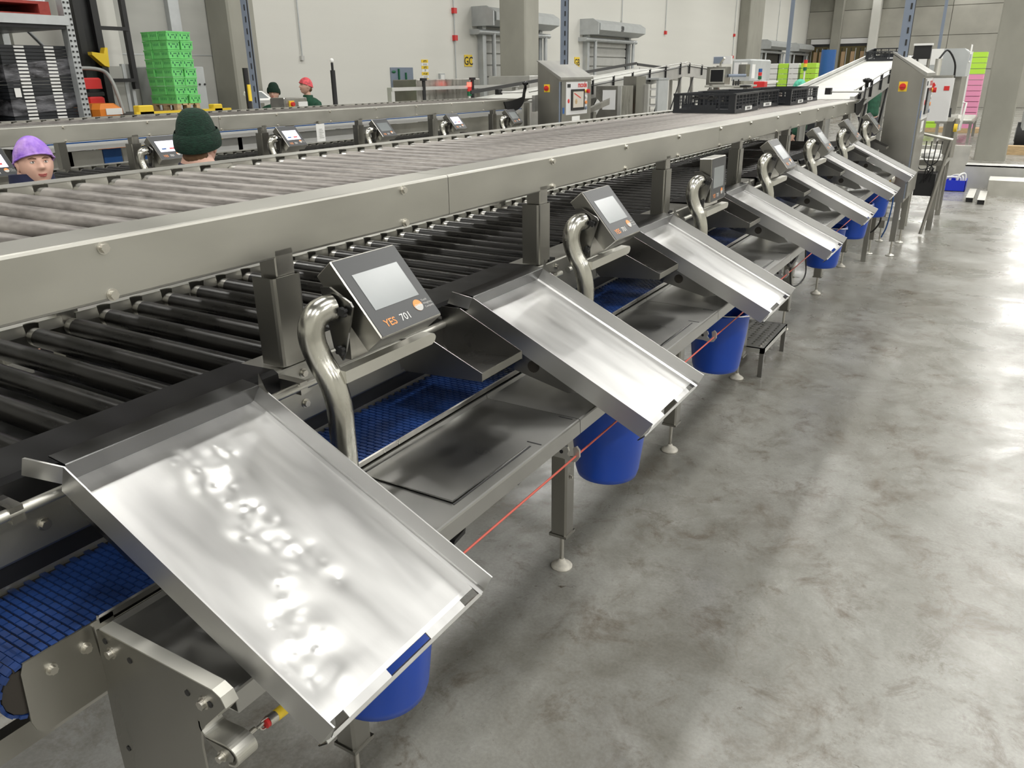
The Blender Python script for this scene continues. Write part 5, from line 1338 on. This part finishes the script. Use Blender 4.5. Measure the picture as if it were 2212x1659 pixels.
m.box(x0, y0, 0, x1, y1, .01); m.box(x0, y0, 0, x1, y0 + .01, .19); m.box(x0, y1 - .01, 0, x1, y1, .19); m.box(x0, y0, 0, x0 + .01, y1, .19); m.box(x1 - .01, y0, 0, x1, y1, .19)
m.build('crate_body', 'blue_paint', bcr); bcr.children and None
nmat('crate_blue', (.01, .03, .55), .4)
for o in bpy.data.objects:
    if o.parent is bcr: o.data.materials[0] = MAT['crate_blue']
for i, (xa, ya, xb, yb, zz_) in enumerate(((-.95, 16.4, -.7, 16.5, .2), (-.8, 16.6, -.6, 16.45, .23), (-.9, 16.6, -.65, 16.7, .18), (-.68, 16.4, -.56, 16.5, .26))):
    single(MB().tube(smoothpath([(xa, ya, .05), (xa + .03, ya, zz_), (xb, yb, zz_ + .02), (xb + .02, yb, .06)]), .018, 8), 'pipe_offcut', 'white_plastic', ('longest left', 'middle', 'low back', 'short right')[i] + ' white bent pipe offcut in the blue floor crate', 'pipe', 'white pipe offcuts in the blue crate')
# pallet, planks and truck at the right edge
pl_ = thing('timber_beam', (.5, 24.3, 0), 'pale timber beam with stencilled marks right of the big pillar', 'timber')
MB().bbox(-.05, 24.25, 0, 1.6, 24.5, .22, .01).build('beam', 'wood', pl_)
m = MB(); m.text('Euroform', .12, Matrix.Translation((.05, 24.245, .06)) @ Matrix.Rotation(PI / 2, 4, 'X')); m.build('stencil', 'print_black', pl_) if False else None
fr = thing('forklift', (.8, 27.5, 0), 'grey forklift with big tyre at the right picture edge', 'forklift')
MB().tube([(.12, 26.9, .33), (.38, 26.9, .33)], .33, 26).build('tyre', 'rubber', fr)
MB().tube([(.10, 26.9, .33), (.13, 26.9, .33)], .19, 20).build('rim', 'forklift_grey', fr)
MB().bbox(.2, 26.6, .3, 1.6, 28.2, 1.0, .05).build('chassis', 'forklift_grey', fr)
MB().bbox(.5, 27.0, 1.0, 1.6, 28.2, 1.6, .05).build('engine_cover', 'forklift_grey', fr)
MB().tube([(.32, 26.8, 1.0), (.45, 26.9, 2.1), (1.4, 27.0, 2.2)], .04, 8).build('roll_bar', 'black', fr)

# ------------------------------------------------------------------ people
def skin_body(name, segs, mat, parent, origin, sub=2):
    # segs: dict joint -> (pos, radius); edges list ; grown with a Skin modifier
    joints, edges, root = segs
    names = list(joints); me = bpy.data.meshes.new(name)
    me.from_pydata([tuple((Vector(joints[n][0])) * K) for n in names], [(names.index(a), names.index(b)) for a, b in edges], [])
    o = bpy.data.objects.new(name, me); C.objects.link(o)
    md = o.modifiers.new('s', 'SKIN')
    for i, n in enumerate(names):
        r_ = joints[n][1]; sv = me.skin_vertices[0].data[i]
        sv.radius = (r_[0] * K, r_[1] * K) if isinstance(r_, tuple) else (r_ * K, r_ * K)
        sv.use_root = (n == root)
    sb = o.modifiers.new('u', 'SUBSURF'); sb.levels = sub; sb.render_levels = sub
    bpy.context.view_layer.update()
    me2 = bpy.data.meshes.new_from_object(o.evaluated_get(bpy.context.evaluated_depsgraph_get()))
    bpy.data.objects.remove(o); bpy.data.meshes.remove(me)
    me2.materials.clear(); me2.materials.append(MAT[mat])
    for p in me2.polygons: p.use_smooth = True
    o = bpy.data.objects.new(name, me2); C.objects.link(o); o.parent = parent
    return o
def head_mesh(mat, parent, c, yaw, pitch=0., roll=0., s_=1., female=False, name='head'):
    M = Matrix.Translation(c) @ Matrix.Rotation(yaw, 4, 'Z') @ Matrix.Rotation(pitch, 4, 'X') @ Matrix.Rotation(roll, 4, 'Y') @ Matrix.Scale(s_, 4)
    m = MB(M); U, V = 72, 56; vs = []; fs = []
    def g(x, x0, w_): return math.exp(-((x - x0) / w_) ** 2)
    for j in range(V + 1):
        th = PI * j / V
        for i in range(U):
            ph = 2 * PI * i / U
            x = math.sin(th) * math.sin(ph); y = math.sin(th) * math.cos(ph); z = math.cos(th)   # y forward
            X = x * .083; Y = y * .104; Z = z * .128
            if z < 0: X *= 1 - .30 * (-z) ** 1.6; 
            if z < 0 and y < 0: Y *= 1 - .45 * min(1, -z * 1.3)
            if y > 0:
                # flatten the face, form chin
                Y *= 1 - .10 * g(z, .2, .5)
                Y += .020 * g(x, 0, .45) * g(z, -.80, .25)
                # nose
                nz = (z + .02)
                ridge = max(0., min(1., (.26 - z) / .42)) if z > -.16 else max(0., 1 - (-.16 - z) / .10)
                Y += .030 * ridge * g(x, 0, .13 + .05 * ridge) * (1 if z < .28 else 0)
                Y += .006 * g(abs(x), .15, .06) * g(z, -.15, .06)
                # sockets, brow, cheeks
                Y -= .011 * g(abs(x), .38, .17) * g(z, .08, .11)
                Y += .005 * g(abs(x), .36, .25) * g(z, .24, .08)
                Y += .006 * g(abs(x), .48, .2) * g(z, -.22, .2)
                # mouth area
                Y += .006 * g(x, 0, .3) * g(z, -.43, .13)
                Y -= .004 * g(x, 0, .26) * g(z, -.43, .022)
                Y -= .005 * g(x, 0, .25) * g(z, -.60, .06)
            vs.append((X, Y, Z))
    for j in range(V):
        for i in range(U): fs.append((j * U + i, (j + 1) * U + i, (j + 1) * U + (i + 1) % U, j * U + (i + 1) % U))
    m.add(vs, fs, True)
    # ears
    for sx in (-1, 1):
        m.ball((sx * .080, -.006, -.004), .010, .019, .032, 12, 8); m.ball((sx * .085, -.010, .006), .008, .014, .020, 10, 8)
    h = m.build(name, mat, parent)
    # eyes
    for sx in (-1, 1):
        m = MB(M); m.ball((sx * .0305, .0765, .010), .0125, .012, .0085, 14, 10); m.build('eye', 'eye_white', h)
        m = MB(M); m.ball((sx * .0305, .0848, .0105), .0054, .004, .0054, 12, 8); m.build('iris', 'eye_dark', h)
        m = MB(M); m.tube([(sx * .014, .093, .027), (sx * .032, .0925, .033), (sx * .050, .080, .028)], .0028, 8, rs=[.002, .0032, .0015]); m.build('eyebrow', 'brow', h)
        m = MB(M); m.tube([(sx * .018, .0870, .016), (sx * .031, .0895, .0195), (sx * .044, .0835, .015)], .0022, 8); m.build('eyelid', mat, h)
    w_ = .026
    m = MB(M); m.tube([(-w_, .088, -.047), (-.012, .0985, -.0525), (0, .1005, -.0535), (.012, .0985, -.0525), (w_, .088, -.047)], .003, 8, rs=[.001, .003, .0028, .003, .001]); m.build('upper_lip', 'lips', h)
    m = MB(M); m.tube([(-w_ + .002, .088, -.0485), (-.012, .0965, -.060), (0, .0985, -.0615), (.012, .0965, -.060), (w_ - .002, .088, -.0485)], .004, 8, rs=[.001, .0038, .0042, .0038, .001]); m.build('lower_lip', 'lips', h)
    return h, M
def cap(M, mat, parent, name, r=(.094, .117, .138), zcut=.02, lift=.0, crinkle=.004, front=.035, slouch=0., pw=1.):
    m = MB(M); U, V = 48, 22
    rnd = random.Random(9)
    def pt(u, v):
        ph = 2 * PI * u; fr = math.cos(ph)
        edge = zcut + front * max(0, fr) - .035 * max(0, -fr)
        zc = edge / r[2]; th = v * math.acos(max(-.95, min(.95, zc)))
        w_ = 1 + crinkle / .09 * math.sin(ph * 14 + th * 5) * v + crinkle / .09 * .6 * math.sin(ph * 23 + 2) * math.sin(th * 9)
        sn = math.sin(th) ** pw; x = r[0] * sn * math.sin(ph) * w_; y = r[1] * sn * fr * w_; z = r[2] * math.cos(th) + lift
        y -= slouch * (1 - v) * .5; z += slouch * .3 * (1 - v)
        return (x, y, z)
    m.grid(pt, U, V); h = m.build(name, mat, parent)
    m2 = MB(M); m2.tube([pt(i / 48, 1.0) for i in range(49)], .0045, 8, caps=False); m2.build('cap_band', mat, h)
    return h
def person(x, y, yaw, ztop, label, skin, jacket, hat, headyaw=0., headpitch=0., arms='down', lean=0., hz=0., hs=1., cz=0.):
    # ztop: crown height; yaw: direction faced (0 = +Y)
    t = thing('person', (x, y, 0), label, 'person')
    S = ztop / 1.95
    Rz = Matrix.Rotation(yaw, 4, 'Z')
    def W(px, py, pz): 
        q = Rz @ Vector((px, py + lean * max(0, pz - 1.0), 0)); return (q.x, q.y, pz * S)
    hc = Vector(W(0, .03, 1.805)) + Vector((x, y, hz))
    J = {'pelvis': (W(0, 0, 1.0), (.17, .13)), 'waist': (W(0, 0, 1.15), (.13, .10)), 'chest': (W(0, 0, 1.38), (.14, .10)), 'collar': (W(0, -.01, 1.55), (.07, .06)), 'neck': (W(0, 0, 1.66), .058), 'skull': (W(0, .015, 1.78), .068)}
    E = [('pelvis', 'waist'), ('waist', 'chest'), ('chest', 'collar'), ('collar', 'neck'), ('neck', 'skull')]
    A = {}
    for s_, n in ((-1, 'l'), (1, 'r')):
        if arms == 'down': el, wr, hd = (s_ * .27, -.02, 1.22), (s_ * .28, .08, .98), (s_ * .275, .12, .90)
        else: el, wr, hd = (s_ * .28, .05, 1.24), (s_ * .20, .30, 1.22), (s_ * .18, .38, 1.21)
        J['sh' + n] = (W(s_ * .185, 0, 1.50), .055); J['el' + n] = (W(*el), .052); J['wr' + n] = (W(*wr), .034); J['hd' + n] = (W(*hd), (.045, .022))
        E += [('collar', 'sh' + n), ('sh' + n, 'el' + n), ('el' + n, 'wr' + n), ('wr' + n, 'hd' + n)]
        J['hip' + n] = (W(s_ * .10, 0, .94), .10); J['kn' + n] = (W(s_ * .11, .01, .52), .065); J['an' + n] = (W(s_ * .11, -.01, .10), .045); J['to' + n] = (W(s_ * .12, .16, .05), .042)
        E += [('pelvis', 'hip' + n), ('hip' + n, 'kn' + n), ('kn' + n, 'an' + n), ('an' + n, 'to' + n)]
        A[n] = (Vector(hd), Vector(wr))
    b = skin_body('body', (J, E, 'pelvis'), skin, t, None); b['_base'] = (x, y, 0)
    # fingers, each its own short chain
    for n, s_ in (('l', -1), ('r', 1)):
        hd, wr = A[n]; d = (hd - wr).normalized(); side = Vector((0, 0, 1)).cross(d).normalized() if abs(d.z) < .9 else Vector((0, 1, 0)); 
        if abs(d.z) >= .5: side = Vector((0, 1, 0))
        nrm = d.cross(side).normalized()
        for i, (off, ln) in enumerate(((-.030, .062), (-.010, .075), (.010, .070), (.030, .055))):
            a = hd + side * off; p1 = a + d * ln * .6; p2 = p1 + (d * .7 + nrm * .5) * ln * .5
            MB().tube([Vector(W(*a)) + Vector((x, y, 0)), Vector(W(*p1)) + Vector((x, y, 0)), Vector(W(*p2)) + Vector((x, y, 0))], .009, 8, rs=[.0105, .009, .007]).build('finger', skin, b)
        a = hd - d * .02 - side * .035 * 1; p1 = a + (d * .5 - side * .7) * .045; p2 = p1 + (d * .9) * .03
        MB().tube([Vector(W(*q)) + Vector((x, y, 0)) for q in (a, p1, p2)], .011, 8, rs=[.013, .011, .008]).build('thumb', skin, b)
    # jacket and trousers follow the same joints
    def scaled(keys, f, extra=None):
        d = {}
        for k in keys:
            r_ = J[k][1]; r_ = (r_[0] + f, r_[1] + f) if isinstance(r_, tuple) else r_ + f; d[k] = (J[k][0], r_)
        if extra: d.update(extra)
        return d
    jk = ['pelvis', 'waist', 'chest', 'collar', 'shl', 'ell', 'wrl', 'shr', 'elr', 'wrr']
    jj = scaled(jk, .026); jj['chest'] = (jj['chest'][0], (.20, .155)); jj['waist'] = (jj['waist'][0], (.18, .15)); jj['collar'] = (jj['collar'][0], (.14, .12)); jj['shl'] = (jj['shl'][0], .095); jj['shr'] = (jj['shr'][0], .095); jj['neckb'] = (W(0, -.01, 1.635 + cz), (.095, .09))
    skin_body('jacket', (jj, [e_ for e_ in E if e_[0] in jk and e_[1] in jk] + [('collar', 'neckb')], 'pelvis'), jacket, t, None)
    tk = ['pelvis', 'hipl', 'knl', 'anl', 'hipr', 'knr', 'anr']
    skin_body('trousers', (scaled(tk, .018), [e_ for e_ in E if e_[0] in tk and e_[1] in tk], 'pelvis'), 'trousers', t, None)
    for n in 'lr':
        a = Vector(J['an' + n][0]); tz = Vector(J['to' + n][0])
        MB().tube([a + Vector((x, y, -.02)), (a + tz) / 2 + Vector((x, y, 0)), tz + Vector((x, y, 0))], .06, 12, rs=[.062, .06, .05]).build('shoe', 'black', t)
    MB().tube([Vector(W(0, -.005, 1.58 + cz)) + Vector((x, y, 0)), Vector(W(0, -.01, 1.66 + cz)) + Vector((x, y, 0))], .100, 20, .088).build('collar', jacket, t)
    hh, M = head_mesh(skin, t, hc, yaw + headyaw, headpitch, 0., S * 1.02 * hs)
    kind, hm_ = hat
    if kind == 'net': cap(M, hm_, t, 'hair_net', (.094, .118, .142), .018, 0, .004, .034, .01)
    else:
        cap(M, hm_, t, 'beanie', (.099, .120, .172), .00, 0, .0015, .022, .03, .62)
        m = MB(M); U = 40
        def cuff(u, v):
            ph = 2 * PI * u; f = math.cos(ph); zb = .0 + .022 * max(0, f) - .035 * max(0, -f)
            rr = 1.0 + .05 * math.sin(PI * min(1, max(0, v))) ** .5; z = zb - .004 + v * .085
            k_ = math.sqrt(max(.1, 1 - (z / .2) ** 2)) ** .8
            return (.106 * math.sin(ph) * rr * k_ * 1.02, .127 * f * rr * k_ * 1.02, z)
        m.grid(cuff, U, 8); m.build('beanie_cuff', hm_, t)
    # hair at the nape
    m = MB(M); m.ball((0, -.062, -.045), .062, .045, .045, 20, 12); m.build('hair', 'hair_brown', t)
    return t
person(-3.72, 1.98, R(-80), 1.87, 'smiling woman in purple hair net and navy jacket at left, facing the camera', 'skin', 'navy', ('net', 'net_purple'), R(-23), R(4), 'down', 0., -.066, .86, .035)
person(-3.375, 2.60, R(30), 1.97, 'worker seen from behind in dark green knitted beanie and navy jacket', 'skin', 'navy', ('beanie', 'beanie_green'), R(5), R(-4), 'fwd', 0., -.120, .95, -.045)
person(-11.2, 10.42, R(-150), 1.93, 'background worker in green beanie and green jacket by the white wall', 'skin', 'green_jacket', ('beanie', 'beanie_green'), 0, 0, 'fwd')
person(-11.2, 11.22, R(-170), 2.04, 'background worker in red hair net and green jacket looking left', 'skin', 'green_jacket', ('net', 'net_red'), R(-35), R(4), 'fwd')
person(-3.30, 15.5, R(100), 1.90, 'worker in green hair net half hidden behind the black crates', 'skin', 'green_jacket', ('net', 'net_green'), 0, R(-12), 'down', .05)
person(-2.78, 20.3, R(60), 1.99, 'worker in green jacket standing behind the white ramp, seen below it', 'skin', 'green_jacket', ('net', 'net_green'), 0, R(-20), 'fwd', .1)

for o in bpy.data.objects:
    if '_base' in o: del o['_base']
